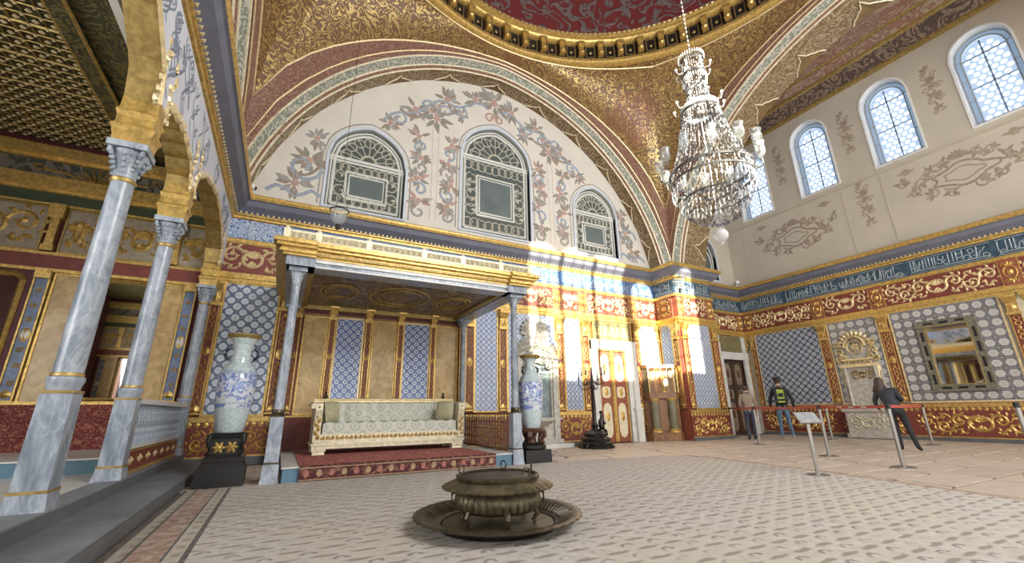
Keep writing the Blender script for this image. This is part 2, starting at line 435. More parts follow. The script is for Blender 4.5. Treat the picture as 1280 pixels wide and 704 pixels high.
    def sphere(s, c, r, n=10, m=6, mi=0, sx=1, sy=1, sz=1):
        b = MB(); b.lathe([(max(1e-5, sin(PI*j/m)), -cos(PI*j/m)) for j in range(m + 1)], n, cap=False)
        return s.add([(c[0] + x*r*sx, c[1] + y*r*sy, c[2] + z*r*sz) for x, y, z in b.v], b.f, mi)
    def octa(s, c, r, h, mi=0):
        x, y, z = c
        return s.add([(x + r, y, z), (x, y + r, z), (x - r, y, z), (x, y - r, z), (x, y, z + h), (x, y, z - h)],
                     [(0, 1, 4), (1, 2, 4), (2, 3, 4), (3, 0, 4), (1, 0, 5), (2, 1, 5), (3, 2, 5), (0, 3, 5)], mi)
    def xf(s, m):
        s.v = [tuple(m @ Vector(p)) for p in s.v]; return s
    def join(s, o, mi=None):
        b = len(s.v); s.v += o.v; s.f += [[b + k for k in f] for f in o.f]; s.mi += o.mi if mi is None else [mi]*len(o.f); s.uv += o.uv
        return s
    def mesh(s, name, mats, smooth=False):
        me = bpy.data.meshes.new(name); me.from_pydata(s.v, [], s.f)
        for m in ([mats] if isinstance(mats, str) else mats): me.materials.append(MATS[m])
        if any(s.mi): me.polygons.foreach_set('material_index', s.mi)
        if any(u is not None for u in s.uv):
            ul = me.uv_layers.new(name='UVMap'); i = 0
            for f, u in zip(s.f, s.uv):
                for k in range(len(f)):
                    if u is not None: ul.data[i].uv = u[k]
                    i += 1
        if smooth:
            me.polygons.foreach_set('use_smooth', [True]*len(me.polygons))
            try: me.set_sharp_from_angle(angle=math.radians(38))
            except Exception: pass
        me.update(); return me
    def build(s, name, mats, parent=None, smooth=False, mw=None):
        return link(name, s.mesh(name, mats, smooth), parent, mw)
def link(name, me, parent=None, mw=None):
    o = bpy.data.objects.new(name, me); COL.objects.link(o)
    if parent is not None: o.parent = parent
    if mw is not None: o.matrix_local = mw
    return o
def T(o, label=None, cat=None, group=None, kind=None):
    if label: o['label'] = label
    if cat: o['category'] = cat
    if group: o['group'] = group
    if kind: o['kind'] = kind
    return o
def empty(name, loc, label, cat, group=None, rz=0.0):
    o = bpy.data.objects.new(name, None); o.empty_display_size = .1; COL.objects.link(o)
    o.location = loc; o.rotation_euler = (0, 0, rz)
    return T(o, label, cat, group)
def copy_tree(o, parent=None, loc=None, rz=None):
    c = o.copy(); COL.objects.link(c); c.parent = parent
    if loc is not None: c.location = loc
    if rz is not None: c.rotation_euler = (0, 0, rz)
    for ch in list(o.children): copy_tree(ch, c)
    return c
def TR(x=0, y=0, z=0): return Matrix.Translation((x, y, z))
def RZ(a): return Matrix.Rotation(a, 4, 'Z')
def strct(o, label=None): o['kind'] = 'structure'; return T(o, label, None) if label else o
def arch_pts(x0, x1, zs, zt, n=10, point=.18):       # slightly pointed arch from (x0,zs) over the apex zt to (x1,zs)
    cx = (x0 + x1)/2; w_ = (x1 - x0)/2; h = zt - zs; out = []
    for i in range(2*n + 1):
        t = -1 + i/n; a = abs(t); z = sqrt(max(0, 1 - a**2.1)); z = z*(1 - point) + (1 - a)*point if a > 0 else 1.0
        out.append((cx + t*w_, zs + h*z))
    return out
def arched(x0, x1, z0, zs, zt, n=10, point=.18): return [(x0, z0)] + arch_pts(x0, x1, zs, zt, n, point) + [(x1, z0)]
def spiral(cx, cz, R, a0, turns, n=16, shrink=.85):
    return [(cx + R*(1 - shrink*t)*cos(a0 + turns*2*PI*t), cz + R*(1 - shrink*t)*sin(a0 + turns*2*PI*t)) for t in [i/n for i in range(n + 1)]]

def scroll_panel(w_, h, d=.022, seed=0, dens=1.0, thick=1.0):
    """gilded arabesque filling a w x h panel about the origin: a cartouche and leafy spirals to both sides"""
    rnd = random.Random(seed); m = MB(); t = h*.035*thick
    a = min(w_*.16, h*.34)
    m.strip([(a*cos(2*PI*i/16), h*.26*sin(2*PI*i/16)) for i in range(17)], t*1.3, d)
    for k in range(5): m.leaf(0, h*.04, PI/2 + (k - 2)*.5, h*.32, h*.10, d)
    for k in range(3): m.leaf(0, -h*.05, -PI/2 + (k - 1)*.6, h*.27, h*.09, d)
    L = w_/2 - a
    nsp = max(1, int(round(L/(h*.62)*dens)))
    for sgn in (-1, 1):
        for k in range(nsp):
            up = 1 if k % 2 == 0 else -1
            cx = sgn*(a + L*(k + .5)/nsp); cz = up*h*.10; R = min(h*.33, L/nsp*.55)
            sp = spiral(cx, cz, R, (PI if sgn > 0 else 0) + up*.3, -up*sgn*1.25, 18)
            m.strip(sp, [t*(1.25 - .6*i/18) for i in range(19)], d)
            m.disc(sp[-1][0], sp[-1][1], t*1.9, d*1.2, n=7)
            for q in range(9):
                an = 2*PI*q/9 + k; m.leaf(cx + R*.98*cos(an), cz + R*.98*sin(an), an + sgn*.9, R*.66, R*.30, d)
            for q in range(4): an = 2*PI*q/4 + k; m.leaf(cx + R*.25*cos(an), cz + R*.25*sin(an), an, R*.42, R*.22, d)
            m.strip([(cx + sgn*R*.6*(i/6 - .5)*2, -up*h*(.30 + .08*sin(i))) for i in range(7)], t*.9, d)
            m.leaf(cx, -up*h*.30, -up*PI/2 + .5, h*.14, h*.08, d); m.leaf(cx, -up*h*.30, -up*PI/2 - .5, h*.14, h*.08, d)
    return m

# ------------------------------------------------------------------ the hall: key planes
CX, CY, H = 5.15, 3.30, 6.68          # centre and half side of the domed square
YB, XR, XL, YR = 10.8, 16.8, -1.5, 11.0
XP0, XP1, YP = 11.6, 13.45, 9.85     # corner pier
YF = -4.25
Z0A, EA = 4.5, .41                   # arch centre height and eccentricity
def pointed(r, n=24, zmin=5.8):
    a0 = math.asin((zmin - Z0A)/r); a1 = math.acos(EA/r)
    left = [(EA - r*cos(a0 + (a1 - a0)*i/n), Z0A + r*sin(a0 + (a1 - a0)*i/n)) for i in range(n + 1)]
    return left + [(-x, z) for x, z in reversed(left[:-1])]
RA, RE = 7.0, 7.3
F_BACK = TR(0, YB, 0)
F_RIGHT = TR(XR, 0, 0) @ RZ(-PI/2)    # local x = -world y
F_LEFT = TR(XL, 0, 0) @ RZ(PI/2)      # local x = world y
F_PSIDE = TR(XP0, 0, 0) @ RZ(-PI/2)
F_PIER = TR(0, YP, 0)
F_REC = TR(0, YR, 0)

# floor ---------------------------------------------------------------------------------
floor = MB().box(-1.5, 17.2, -4.6, 11.4, -.30, -.012).build('floor', 'joint_dark')
strct(floor, 'floor of large pinkish stone slabs around the carpet')
def slabs():
    rnd = random.Random(3); cache = {}; cnt = 0
    rows = [-1.2 + .62*i for i in range(20)]
    for j, y0 in enumerate(rows):
        y1 = y0 + .62
        xs = 6.2 if y0 < 6.2 else (4.3 if y0 < 7.3 else -1.4 if y0 > 7.2 else 4.3)
        x = xs + rnd.uniform(-.6, 0)
        while x < 16.8:
            L = rnd.choice((1.05, 1.35, 1.7)); 
            if y1 < 11.05 and x + L > -1.4:
                key = L
                if key not in cache:
                    k = .14; m = MB(); o = [(0.008, .31), (k, .612), (L - k, .606), (L - .008, .31), (L - k*.9, .008), (k*.7, .008)]
                    o = [(.012, .25), (.105, .596), (L + .085, .596), (L - .012, .37), (L - .012, .25), (L - .115, .024), (.0, .024)]
                    m.prism(o, -.012, 0.0); cache[key] = m.mesh('stone_slab', 'pink_stone')
                s = link('stone_slab', cache[key], floor); s.location = (x, y0, 0); cnt += 1
            x += L
slabs()

# back wall -----------------------------------------------------------------------------
lunA = [(CX + u, z) for u, z in pointed(RA)]
LUNWIN = [(.35, 2.35, 6.05, 7.55, 8.58), (4.05, 6.45, 6.12, 8.72, 9.90), (8.22, 10.08, 6.10, 7.70, 8.68)]
def wall_back_mesh():
    m = MB()
    m.plate([(-1.6, 0), (11.7, 0), (11.7, 5.8), (-1.6, 5.8)], [], 0, .3, 0)
    holes = [arched(a, b, z0, zs, zt) for a, b, z0, zs, zt in LUNWIN]
    m.plate(lunA, holes, 0, .18, 1)
    return m
wall_back = wall_back_mesh().xf(F_BACK).build('wall_back', ['red_brown', 'plaster_cream'])
strct(wall_back, 'ornate back wall of tiles and gilded red panels behind the throne canopy')
WI = Matrix.Identity(4)

TILE_CACHE = {}
def tile_mesh(w_, h, mat):
    k = (round(w_, 4), round(h, 4), mat)
    if k not in TILE_CACHE:
        g = .0035; b = .008; m = MB()
        m.add([(g, -.012, g), (w_ - g, -.012, g), (w_ - g, -.012, h - g), (g, -.012, h - g), (g, 0, g), (w_ - g, 0, g), (w_ - g, 0, h - g), (g, 0, h - g)],
              [(0, 1, 2, 3), (4, 5, 1, 0), (5, 6, 2, 1), (6, 7, 3, 2), (7, 4, 0, 3)], 0,
              [[(0, 0), (1, 0), (1, 1), (0, 1)]] + [[(.02, .02)]*4]*4)
        TILE_CACHE[k] = m.mesh('tile', mat)
    return TILE_CACHE[k]
def tile_panel(parent, F, x0, x1, z0, z1, size, mat, frame='gold_pale', skip=None, fw=.045):
    """a panel of single glazed tiles on a mortar bed with a moulded frame"""
    p = MB().box(x0, x1, -.02, .02, z0, z1).build('tile_panel', 'white_marble', parent, mw=F)
    nx = max(1, round((x1 - x0)/size)); nz = max(1, round((z1 - z0)/size)); tw, th = (x1 - x0)/nx, (z1 - z0)/nz
    me = tile_mesh(tw, th, mat)
    for i in range(nx):
        for j in range(nz):
            if skip and skip(x0 + (i + .5)*tw, z0 + (j + .5)*th): continue
            link('tile', me, p, TR(x0 + i*tw, -.02, z0 + j*th))
    frame_rect(x0, x1, z0, z1, fw, .045).build('frame', frame, p)
    return p
def frame_rect(x0, x1, z0, z1, w_, d, mb=None, y=0.0, mi=0):
    m = mb or MB()
    m.box(x0 - w_, x1 + w_, y - d, y, z1, z1 + w_, mi); m.box(x0 - w_, x1 + w_, y - d, y, z0 - w_, z0, mi)
    m.box(x0 - w_, x0, y - d, y, z0, z1, mi); m.box(x1, x1 + w_, y - d, y, z0, z1, mi)
    return m
PIL = {}
def pilaster(parent, F, xc, w_, z0=.98, z1=3.78, body='burgundy', cap_h=.52):
    k = (round(w_, 3), z0, z1, body, cap_h)
    if k not in PIL:
        b = MB().box(-w_/2, w_/2, -.07, 0, z0, z1); r = w_/2
        g = MB()
        for sx in (-1, 1): g.box(sx*(r - .02) - .012, sx*(r - .02) + .012, -.085, -.07, z0 + .06, z1 - cap_h)
        zs = [z0 + .18 + i*.36 for i in range(int((z1 - z0 - cap_h - .3)/.36) + 1)]
        mid = zs[len(zs)//2]
        for i, z in enumerate(zs):
            if z == mid:
                g.disc(0, z, r*.62, .03, -.07, 10, 0, r*.95); g.disc(0, z, r*.3, .05, -.07, 8)
            else:
                g.strip([(r*.45*sin(q*.9), z - .14 + q*.04) for q in range(8)], r*.11, .012, -.07)
                g.strip([(-r*.45*sin(q*.9), z - .14 + q*.04) for q in range(8)], r*.11, .012, -.07)
                g.disc(0, z + .17, r*.3, .02, -.07, 6)
        g.leaf(0, z0, PI/2, .20, r*1.5, .03, -.07); g.box(-r, r, -.09, -.07, z0, z0 + .03)
        c = MB()
        # scrolled bracket capital
        c.add([(-r*1.25, -.24, z1), (r*1.25, -.24, z1), (r*1.25, -.02, z1), (-r*1.25, -.02, z1),
               (-r*1.15, -.22, z1 - .10), (r*1.15, -.22, z1 - .10), (-r*.8, -.12, z1 - .26), (r*.8, -.12, z1 - .26),
               (-r*.9, -.10, z1 - cap_h), (r*.9, -.10, z1 - cap_h), (-r*.9, 0, z1 - cap_h), (r*.9, 0, z1 - cap_h), (-r*1.1, 0, z1 - .1), (r*1.1, 0, z1 - .1)],
              [(0, 1, 2, 3), (4, 5, 1, 0), (6, 7, 5, 4), (8, 9, 7, 6), (10, 11, 9, 8), (4, 0, 3, 12), (5, 13, 2, 1), (6, 4, 12, 10), (7, 11, 13, 5), (8, 6, 10), (9, 11, 7)])
        c.box(-r*1.1, r*1.1, -.13, 0, z1 - cap_h - .05, z1 - cap_h + .02)
        c.leaf(0, z1 - cap_h + .03, PI/2, .22, r*1.3, .03, -.125)
        PIL[k] = (b.mesh('pilaster', body), g.mesh('gilded_ornament', 'gold'), c.mesh('capital', 'gold'))
    b, g, c = PIL[k]
    p = link('pilaster', b, parent, F @ TR(xc, 0, 0)); link('gilded_ornament', g, p); link('capital', c, p)
    return p
SCR = {}
def scroll_mesh(w_, h, mat, seed=0, d=.022, dens=1.0, thick=1.0):
    k = (round(w_, 1), round(h, 2), mat, seed, dens)
    if k not in SCR: SCR[k] = scroll_panel(w_, h, d, seed, dens, thick).mesh('gilded_scrollwork', mat)
    return SCR[k]
def frieze(parent, F, x0, x1, z0=3.98, z1=4.70, seed=0):
    p = MB().box(x0, x1, -.03, 0, z0, z1).build('frieze_panel', 'burgundy', parent, mw=F)
    link('gilded_scrollwork', scroll_mesh(x1 - x0 - .10, z1 - z0 - .06, 'gold_pale', seed, .03, 1.35, 1.15), p, TR((x0 + x1)/2, -.03, (z0 + z1)/2))
    frame_rect(x0 + .02, x1 - .02, z0 + .02, z1 - .02, .018, .02, None, -.03).build('frame', 'gold', p)
    return p
def cartouche(parent, F, xc, w_, z0=3.98, z1=4.70):
    p = MB().box(xc - w_/2, xc + w_/2, -.05, 0, z0, z1).build('frieze_block', 'red_brown', parent, mw=F)
    k = ('cart', round(w_, 2))
    if k not in SCR:
        m = MB(); h = z1 - z0; r = w_*.34
        m.strip([(r*cos(2*PI*i/14), h*.24*sin(2*PI*i/14)) for i in range(15)], .02, .03); m.disc(0, 0, r*.55, .05, 0, 9, 0, h*.12)
        for sg in (-1, 1):
            for q in range(3): m.leaf(0, sg*h*.22, sg*PI/2 + (q - 1)*.7, h*.22, w_*.2, .03)
            m.strip(spiral(sg*w_*.25, h*.3, w_*.17, 0, sg*1.1, 9), .014, .025); m.strip(spiral(sg*w_*.25, -h*.3, w_*.17, 0, sg*1.1, 9), .014, .025)
        SCR[k] = m.mesh('gilded_cartouche', 'gold')
    link('gilded_cartouche', SCR[k], p, TR(xc, -.05, (z0 + z1)/2)); return p
def rail(parent, F, x0, x1, zs, mat='gold', name='moulding'):
    """horizontal moulding: list of (z0, z1, projection)"""
    m = MB()
    for z0, z1, d in zs: m.box(x0, x1, -d, 0, z0, z1)
    return m.build(name, mat, parent, mw=F)
FRZ_RAILS = [(3.78, 3.86, .07), (3.86, 3.92, .10), (3.92, 3.98, .06), (4.70, 4.75, .07), (4.75, 4.80, .05)]
def dado(parent, F, x0, x1, fringe=True, seed=0, z0=.10, z1=.90):
    p = MB().box(x0, x1, -.04, 0, z0, z1).build('dado_panel', 'burgundy', parent, mw=F)
    g = MB().box(x0, x1, -.07, 0, z1, z1 + .03); g.box(x0, x1, -.05, 0, z0, z0 + .03)
    if fringe:
        g.box(x0, x1, -.06, -.04, z1 - .07, z1 - .0)
        n = int((x1 - x0)/.13)
        for i in range(n):
            x = x0 + (i + .5)*(x1 - x0)/n; g.leaf(x, z1 - .06, -PI/2, .12, .11, .02, -.04)
    g.build('gilded_fringe', 'gold', p)
    w_ = x1 - x0
    if w_ > .5: link('gilded_scrollwork', scroll_mesh(w_*.86, z1 - z0 - .20, 'gold', seed + 5, .025, 1.4, 1.25), p, TR((x0 + x1)/2, -.04, z0 + (z1 - z0 - .13)/2))
    MB().box(x0, x1, -.09, 0, 0, z0).build('plinth', 'grey_stone_dark', p)
    return p
def script_band(parent, F, x0, x1, z0=4.80, z1=5.30, ground='tile_script_ground', seed=1):
    n = max(1, round((x1 - x0)/1.9)); L = (x1 - x0)/n; h = z1 - z0
    for i in range(n):
        a = x0 + i*L; p = MB().box(a, a + L, -.03, 0, z0, z1).build('inscription_tile', ground, parent, mw=F)
        r = random.Random(seed*31 + i % 3); m = MB(); b = L - .16
        for j in range(int(b/.075)):
            x = -b/2 + j*.075 + r.uniform(-.02, .02); q = r.random()
            if q < .34: m.strip([(x, -h*.22), (x + .012, h*.34)], [.008, .013], .006)
            elif q < .62: m.strip(spiral(x, r.uniform(-.16, .12), .085, r.uniform(0, 6), r.choice((-.8, .8)), 8, .5), .0095, .006)
            else: m.strip([(x - .10 + .04*k, r.uniform(-.02, .02) - .15 + .035*((k - 2.5)**2)*.4 + r.choice((0, .18))) for k in range(6)], .009, .006)
            if q > .8: m.disc(x, r.uniform(-.18, .18), .02, .006, 0, 5)
        m.strip([(-b/2, -h*.30), (b/2, -h*.30)], .012, .006); m.strip([(-b/2 - .03, h*.42), (b/2 + .03, h*.42)], .008, .006); m.strip([(-b/2 - .03, -h*.42), (b/2 + .03, -h*.42)], .008, .006)
        m.build('white_script', 'script_white', p, mw=TR(a + L/2, -.03, (z0 + z1)/2))

# back wall: bays ------------------------------------------------------------------------
TZ0, TZ1 = .98, 3.74
tile_panel(wall_back, F_BACK, -1.34, -.32, TZ0, TZ1, .25, 'tile_rosette_grey', 'gold')
pilaster(wall_back, F_BACK, -1.48, .2); pilaster(wall_back, F_BACK, -.13, .26)
dado(wall_back, F_BACK, -1.6, .05, True, 0, .16)
# throne alcove wall: marble and tile panels between red pilasters
def marble_panel(parent, F, x0, x1, z0, z1, mat='yellow_marble'):
    p = MB().box(x0, x1, -.02, 0, z0, z1).build('marble_panel', mat, parent, mw=F)
    frame_rect(x0, x1, z0, z1, .035, .04).build('frame', 'gold', p); return p
for a, b in ((.30, .76), (1.84, 2.38), (3.45, 4.02)): marble_panel(wall_back, F_BACK, a, b, .98, 3.14)
for a, b in ((1.00, 1.57), (2.61, 3.24)): tile_panel(wall_back, F_BACK, a, b, .98, 3.14, .205, 'tile_rosette_blue')
for x, w_ in ((.14, .16), (.88, .17), (1.705, .17), (2.495, .17), (3.345, .16), (4.17, .2)): pilaster(wall_back, F_BACK, x, w_, .98, 3.46, 'burgundy', .32)
for a, b in ((.24, .78), (.98, 1.60), (1.80, 2.40), (2.59, 3.26), (3.43, 4.06)):
    p = MB().box(a, b, -.03, 0, 3.22, 3.44).build('header_panel', 'burgundy_dark', wall_back, mw=F_BACK)
    frame_rect(a, b, 3.22, 3.44, .015, .04).build('frame', 'gold_dull', p)
rail(wall_back, F_BACK, 0.06, 4.28, [(3.46, 3.52, .10), (3.52, 3.66, .07)], 'gold_dull')
MB().box(.05, 4.28, -.04, 0, .10, .90).build('dado_panel', 'burgundy', wall_back, mw=F_BACK)
rail(wall_back, F_BACK, .05, 4.28, [(.90, .94, .06)], 'gold')
# right of the canopy
tile_panel(wall_back, F_BACK, 4.57, 5.22, TZ0, TZ1, .155, 'tile_lattice_blue', 'gold')
pilaster(wall_back, F_BACK, 4.39, .28); pilaster(wall_back, F_BACK, 5.40, .26)
tile_panel(wall_back, F_BACK, 5.58, 7.16, TZ0, TZ1, .155, 'tile_lattice_blue', 'gold', skip=lambda x, z: z < 2.7 and 5.8 < x < 7.0)
pilaster(wall_back, F_BACK, 7.34, .26)
tile_panel(wall_back, F_BACK, 7.53, 8.13, TZ0, TZ1, .155, 'tile_lattice_blue', 'gold')
pilaster(wall_back, F_BACK, 8.32, .28)
dado(wall_back, F_BACK, 4.28, 5.56, True, 1); dado(wall_back, F_BACK, 7.18, 8.46, True, 2)
tile_panel(wall_back, F_BACK, 10.66, 11.55, TZ0, TZ1, .155, 'tile_lattice_grey', 'gold')
pilaster(wall_back, F_BACK, 10.46, .26); dado(wall_back, F_BACK, 10.32, 11.6, True, 3)
# frieze, inscription band
cuts = [-1.6, -.30, .05, 1.55, 1.85, 4.25, 4.53, 5.26, 5.54, 7.20, 7.48, 8.18, 8.46, 10.32, 10.60, 11.60]
for i in range(0, len(cuts) - 1):
    a, b = cuts[i], cuts[i + 1]
    if b - a < .5: cartouche(wall_back, F_BACK, (a + b)/2, b - a)
    else: frieze(wall_back, F_BACK, a, b, seed=i)
rail(wall_back, F_BACK, -1.6, 11.6, FRZ_RAILS)
MB().box(-1.5, -.45, -.03, 0, 4.82, 5.28).build('painted_tile', 'tile_painted_blue', wall_back, mw=F_BACK)
script_band(wall_back, F_BACK, -.45, 11.6, ground='tile_script_ground_light')
# lunette paintings: scrolls, garlands and flower sprays
def spray(m, x, z, s, r, cols=(1, 2)):
    s *= 1.15
    for k in range(14):
        a = r.uniform(0, 2*PI); m.leaf(x + .08*s*cos(a), z + .08*s*sin(a), a, s*r.uniform(.22, .44), s*.13, .004, 0, r.choice(cols))
    m.disc(x, z, s*.10, .006, 0, 7, 3)
def lunette_paint():
    r = random.Random(11); m = MB()     # 0 blue 1 brown 2 green-grey 3 red 4 rose 5 grey
    def sw(pts, w_=.05, mi=0): m.strip(pts, w_, .004, 0, mi)
    # top garland
    for sg in (-1, 1):
        base = [(CX + sg*(.2 + .24*i), 10.62 + .14*sin(i*1.1) - .0085*i*i) for i in range(15)]
        sw(base, .045, 0)
        for i in (2, 4, 6, 8, 10, 13): spray(m, base[i][0], base[i][1] + (.12 if i % 4 == 2 else -.3), .9 if i % 4 == 2 else .7, r, (1, 2, 5))
        for i in (4, 8, 12): sw(spiral(base[i][0], base[i][1] - .22, .24, PI/2, sg*1.1, 12), .04, 0 if i != 8 else 4)
        for i in (5, 9): sw([(base[i][0] + sg*.12*q, base[i][1] - .25 - .18*sin(q*PI/6)) for q in range(7)], .045, 1)
        m.leaf(base[7][0], base[7][1] - .1, -PI/2, .3, .16, .004, 0, 3)
    spray(m, CX, 10.95, 1.3, r, (1, 2, 5)); sw(spiral(CX - .15, 10.3, .22, 0, 1.2, 12), .04, 3); sw(spiral(CX + .15, 10.3, .22, PI, -1.2, 12), .04, 3)
    # pillars of flowers between the windows
    for x0 in (3.2, 7.30):
        for dz in range(6): m.strip([(x0 - .09 + .03*sin(dz), 6.2 + .55*dz), (x0 - .09, 6.75 + .55*dz)], .012, .003, 0, 4); m.strip([(x0 + .09, 6.2 + .55*dz), (x0 + .09, 6.75 + .55*dz)], .012, .003, 0, 4)
        spray(m, x0, 9.65, 1.0, r, (1, 2)); sw(spiral(x0 - .3, 10.0, .25, 0, 1.1, 12), .04, 0); sw(spiral(x0 + .3, 10.0, .25, PI, -1.1, 12), .04, 0)
        for sg in (-1, 1):
            for k, z in enumerate((6.4, 7.1, 7.8, 8.5)):
                sw(spiral(x0 + sg*.42, z, .24, PI/2 + k, sg*(1.1 if k % 2 else -1.1), 12), .04, 0 if k % 2 else 5)
                spray(m, x0 + sg*(.42 + .1*(k % 2)), z + .34, .75, r, (1, 2, 5, 3))
    # corners
    for sg, x0 in ((-1, -.35), (1, 10.75)):
        sw([(x0 + sg*(-.6 + .2*i), 6.25 + .12*sin(i*1.7)) for i in range(7)], .05, 0)
        sw(spiral(x0 - sg*.15, 7.0, .42, 0, sg*1.2, 14), .05, 0); spray(m, x0, 6.5, .9, r, (1, 5)); spray(m, x0 - sg*.25, 7.2, .9, r, (1, 2)); spray(m, x0 - sg*.35, 7.9, .7, r, (1, 5))
        sw([(x0 - sg*(.1 + .1*i), 6.75 + .05*i*i*.4) for i in range(6)], .04, 1)
    for a, b, z0, zs, zt in LUNWIN:      # painted outline round each window
        m.strip(arched(a - .16, b + .16, z0 + .02, zs, zt + .2), .022, .003, 0, 5); 
    return m
lunette_paint().build('painted_flowers', ['paint_blue', 'paint_brown', 'paint_green', 'paint_red', 'paint_rose', 'paint_grey'], wall_back, mw=F_BACK @ TR(0, -.001, 0))
plain('centre_glass', (.16, .195, .19), .18, 0, .12, 2)
def lunette_window(n, a, b, z0, zs, zt):
    o = MB()
    o.plate(arched(a - .07, b + .07, z0 - .05, zs, zt + .1), [arched(a, b, z0, zs, zt)], -.05, .10)
    o.xf(F_BACK); win = strct(o.build('window_%d' % n, 'lattice_white'), 'arched stained glass window with white leading in the painted lunette')
    MB().plate(arched(a, b, z0, zs, zt), [], .10, .12).build('glass_pane', 'leaded_glass', win, mw=F_BACK)
    y = .10; g = MB(); s = MB(); w_ = b - a; L = .028
    def fr(pts, t): g.strip(pts + [pts[0]], t, .02, y)
    ins = lambda k: arched(a + k, b - k, z0 + k, zs, zt - k*1.1)
    fr(ins(.05), L); fr(ins(.14), L*1.3)
    cx = (a + b)/2; iw = w_*.27; zi0, zi1 = z0 + (zs - z0)*.24, z0 + (zs - z0)*.76
    for k, t in ((0, L*1.5), (.09, L*1.2)): fr([(cx - iw + k, zi0 + k), (cx + iw - k, zi0 + k), (cx + iw - k, zi1 - k), (cx - iw + k, zi1 - k)], t)
    g.strip([(a, zs + .03), (b, zs + .03)], L*1.5, .02, y); g.strip([(a, zs - .07), (b, zs - .07)], L*1.2, .02, y)
    # arabesque leading round the central pane and in the tympanum
    for k in range(9):
        t = (k + .5)/9; x = a + .14 + (w_ - .28)*t; q = w_*.075
        for zz in (z0 + .14 + q, zs - .12 - q): s.strip(spiral(x, zz, q, k, 1.0, 9, .3), L*.7, .015, y); 
    nz = max(2, int((zi1 - zi0)/.26))
    for k in range(nz):
        zz = zi0 + (k + .5)*(zi1 - zi0)/nz; q = w_*.085
        for x in (a + .16 + q, b - .16 - q): s.strip(spiral(x, zz, q, k*2, 1.0, 9, .3), L*.7, .015, y); s.leaf(x, zz, k, q, q*.5, .01, y)
    s.strip([(cx + w_*.1*cos(PI*i/8), zs + .05 + w_*.1*sin(PI*i/8)) for i in range(9)], L*1.3, .02, y)
    for k in range(7):
        an = PI*(k + .5)/7; R = (zt - zs)*.58
        s.strip(spiral(cx + (w_*.30)*cos(an), zs + .06 + R*sin(an), w_*.085, an, 1.1, 10, .4), L*.7, .015, y)
        s.strip([(cx + w_*.11*cos(an), zs + .06 + w_*.11*sin(an)), (cx + w_*.38*cos(an), zs + .06 + R*1.25*sin(an))], L*.6, .015, y)
    g.build('leading', 'lead_white', win, mw=F_BACK); plain('came_tan', (.52, .49, .40), .5, 0, .1, 9) if 'came_tan' not in MATS else None; s.build('arabesque_leading', 'came_tan', win, mw=F_BACK)
    MB().plate([(cx - iw + .09, zi0 + .09), (cx + iw - .09, zi0 + .09), (cx + iw - .09, zi1 - .09), (cx - iw + .09, zi1 - .09)], [], y - .004, None).build('centre_pane', 'centre_glass', win, mw=F_BACK)
    for k in range(12):      # small blue studs along the border
        pass
for i, q in enumerate(LUNWIN): lunette_window(i + 1, *q)

# cornice that runs round the hall ----------------------------------------------------------
def cornice(name, F, x0, x1, m0=0.0, m1=0.0, inv=1):
    """profile swept along local x; m0/m1 mitre the ends by the projection (+ outwards, - inwards)"""
    prof = [(.0, 5.30), (.035, 5.31), (.045, 5.36), (.075, 5.38), (.075, 5.42)], [(.09, 5.44), (.24, 5.56), (.29, 5.67)], [(.33, 5.69), (.36, 5.74), (.36, 5.80), (.31, 5.84), (.0, 5.85)]
    allp = prof[0] + prof[1] + prof[2]; m = MB()
    vs = [(x0 - m0*d, -d, z) for d, z in allp] + [(x1 + m1*d, -d, z) for d, z in allp]; n = len(allp)
    for i in range(n - 1):
        mi = 0 if i < 4 or i >= 8 else 1
        m.add([vs[i], vs[n + i], vs[n + i + 1], vs[i + 1]], [(0, 1, 2, 3)], mi)
    m.xf(F); o = strct(m.build(name, ['gold', 'cove_blue']), 'gilded cornice with blue-grey cove under the plaster walls')
    dn = MB(); L = x1 - x0; k = int(L/.11)
    for i in range(k):
        x = x0 + (i + .5)*L/k; dn.add([(x - .026, -.06, 5.42), (x + .026, -.06, 5.42), (x, -.10, 5.475), (x - .026, -.105, 5.42), (x + .026, -.105, 5.42), (x, -.125, 5.48)], [(0, 1, 4, 3), (3, 4, 5), (0, 3, 5, 2), (1, 2, 5, 4)])
    d = dn.build('dentils', 'gold_pale', o, mw=F); T(d, kind='stuff'); return o
cornice('trim_1', F_BACK, -1.5, 11.6, -1, -1)
cornice('trim_2', F_PSIDE, -YB, -YP, -1, 1)
cornice('trim_3', F_PIER, XP0, XP1, 1, 1)
cornice('trim_4', F_REC, XP1, XR, 0, -1)
cornice('trim_5', F_RIGHT, -YR, 4.2, -1, 0)
cornice('trim_6', F_LEFT, -4.2, YB, 0, -1)

# the corner pier ---------------------------------------------------------------------------
pier = MB().box(XP0, XP1, YP, YR + .1, 0, 5.9).build('wall_pier', 'red_brown'); strct(pier, 'tiled pier carrying the right hand arch')
tile_panel(pier, F_PIER, 11.93, 13.04, TZ0, TZ1, .155, 'tile_lattice_grey', 'gold')
pilaster(pier, F_PIER, 11.76, .26); pilaster(pier, F_PIER, 13.25, .3); dado(pier, F_PIER, XP0, XP1, True, 4)
cartouche(pier, F_PIER, 11.75, .3); frieze(pier, F_PIER, 11.9, 13.1, seed=4); cartouche(pier, F_PIER, 13.27, .34)
rail(pier, F_PIER, XP0 - .06, XP1 + .06, FRZ_RAILS); script_band(pier, F_PIER, XP0, XP1, seed=4)
tile_panel(pier, F_PSIDE, -10.62, -10.18, TZ0, TZ1, .155, 'tile_lattice_grey', 'gold'); pilaster(pier, F_PSIDE, -10.0, .22); pilaster(pier, F_PSIDE, -10.74, .1)
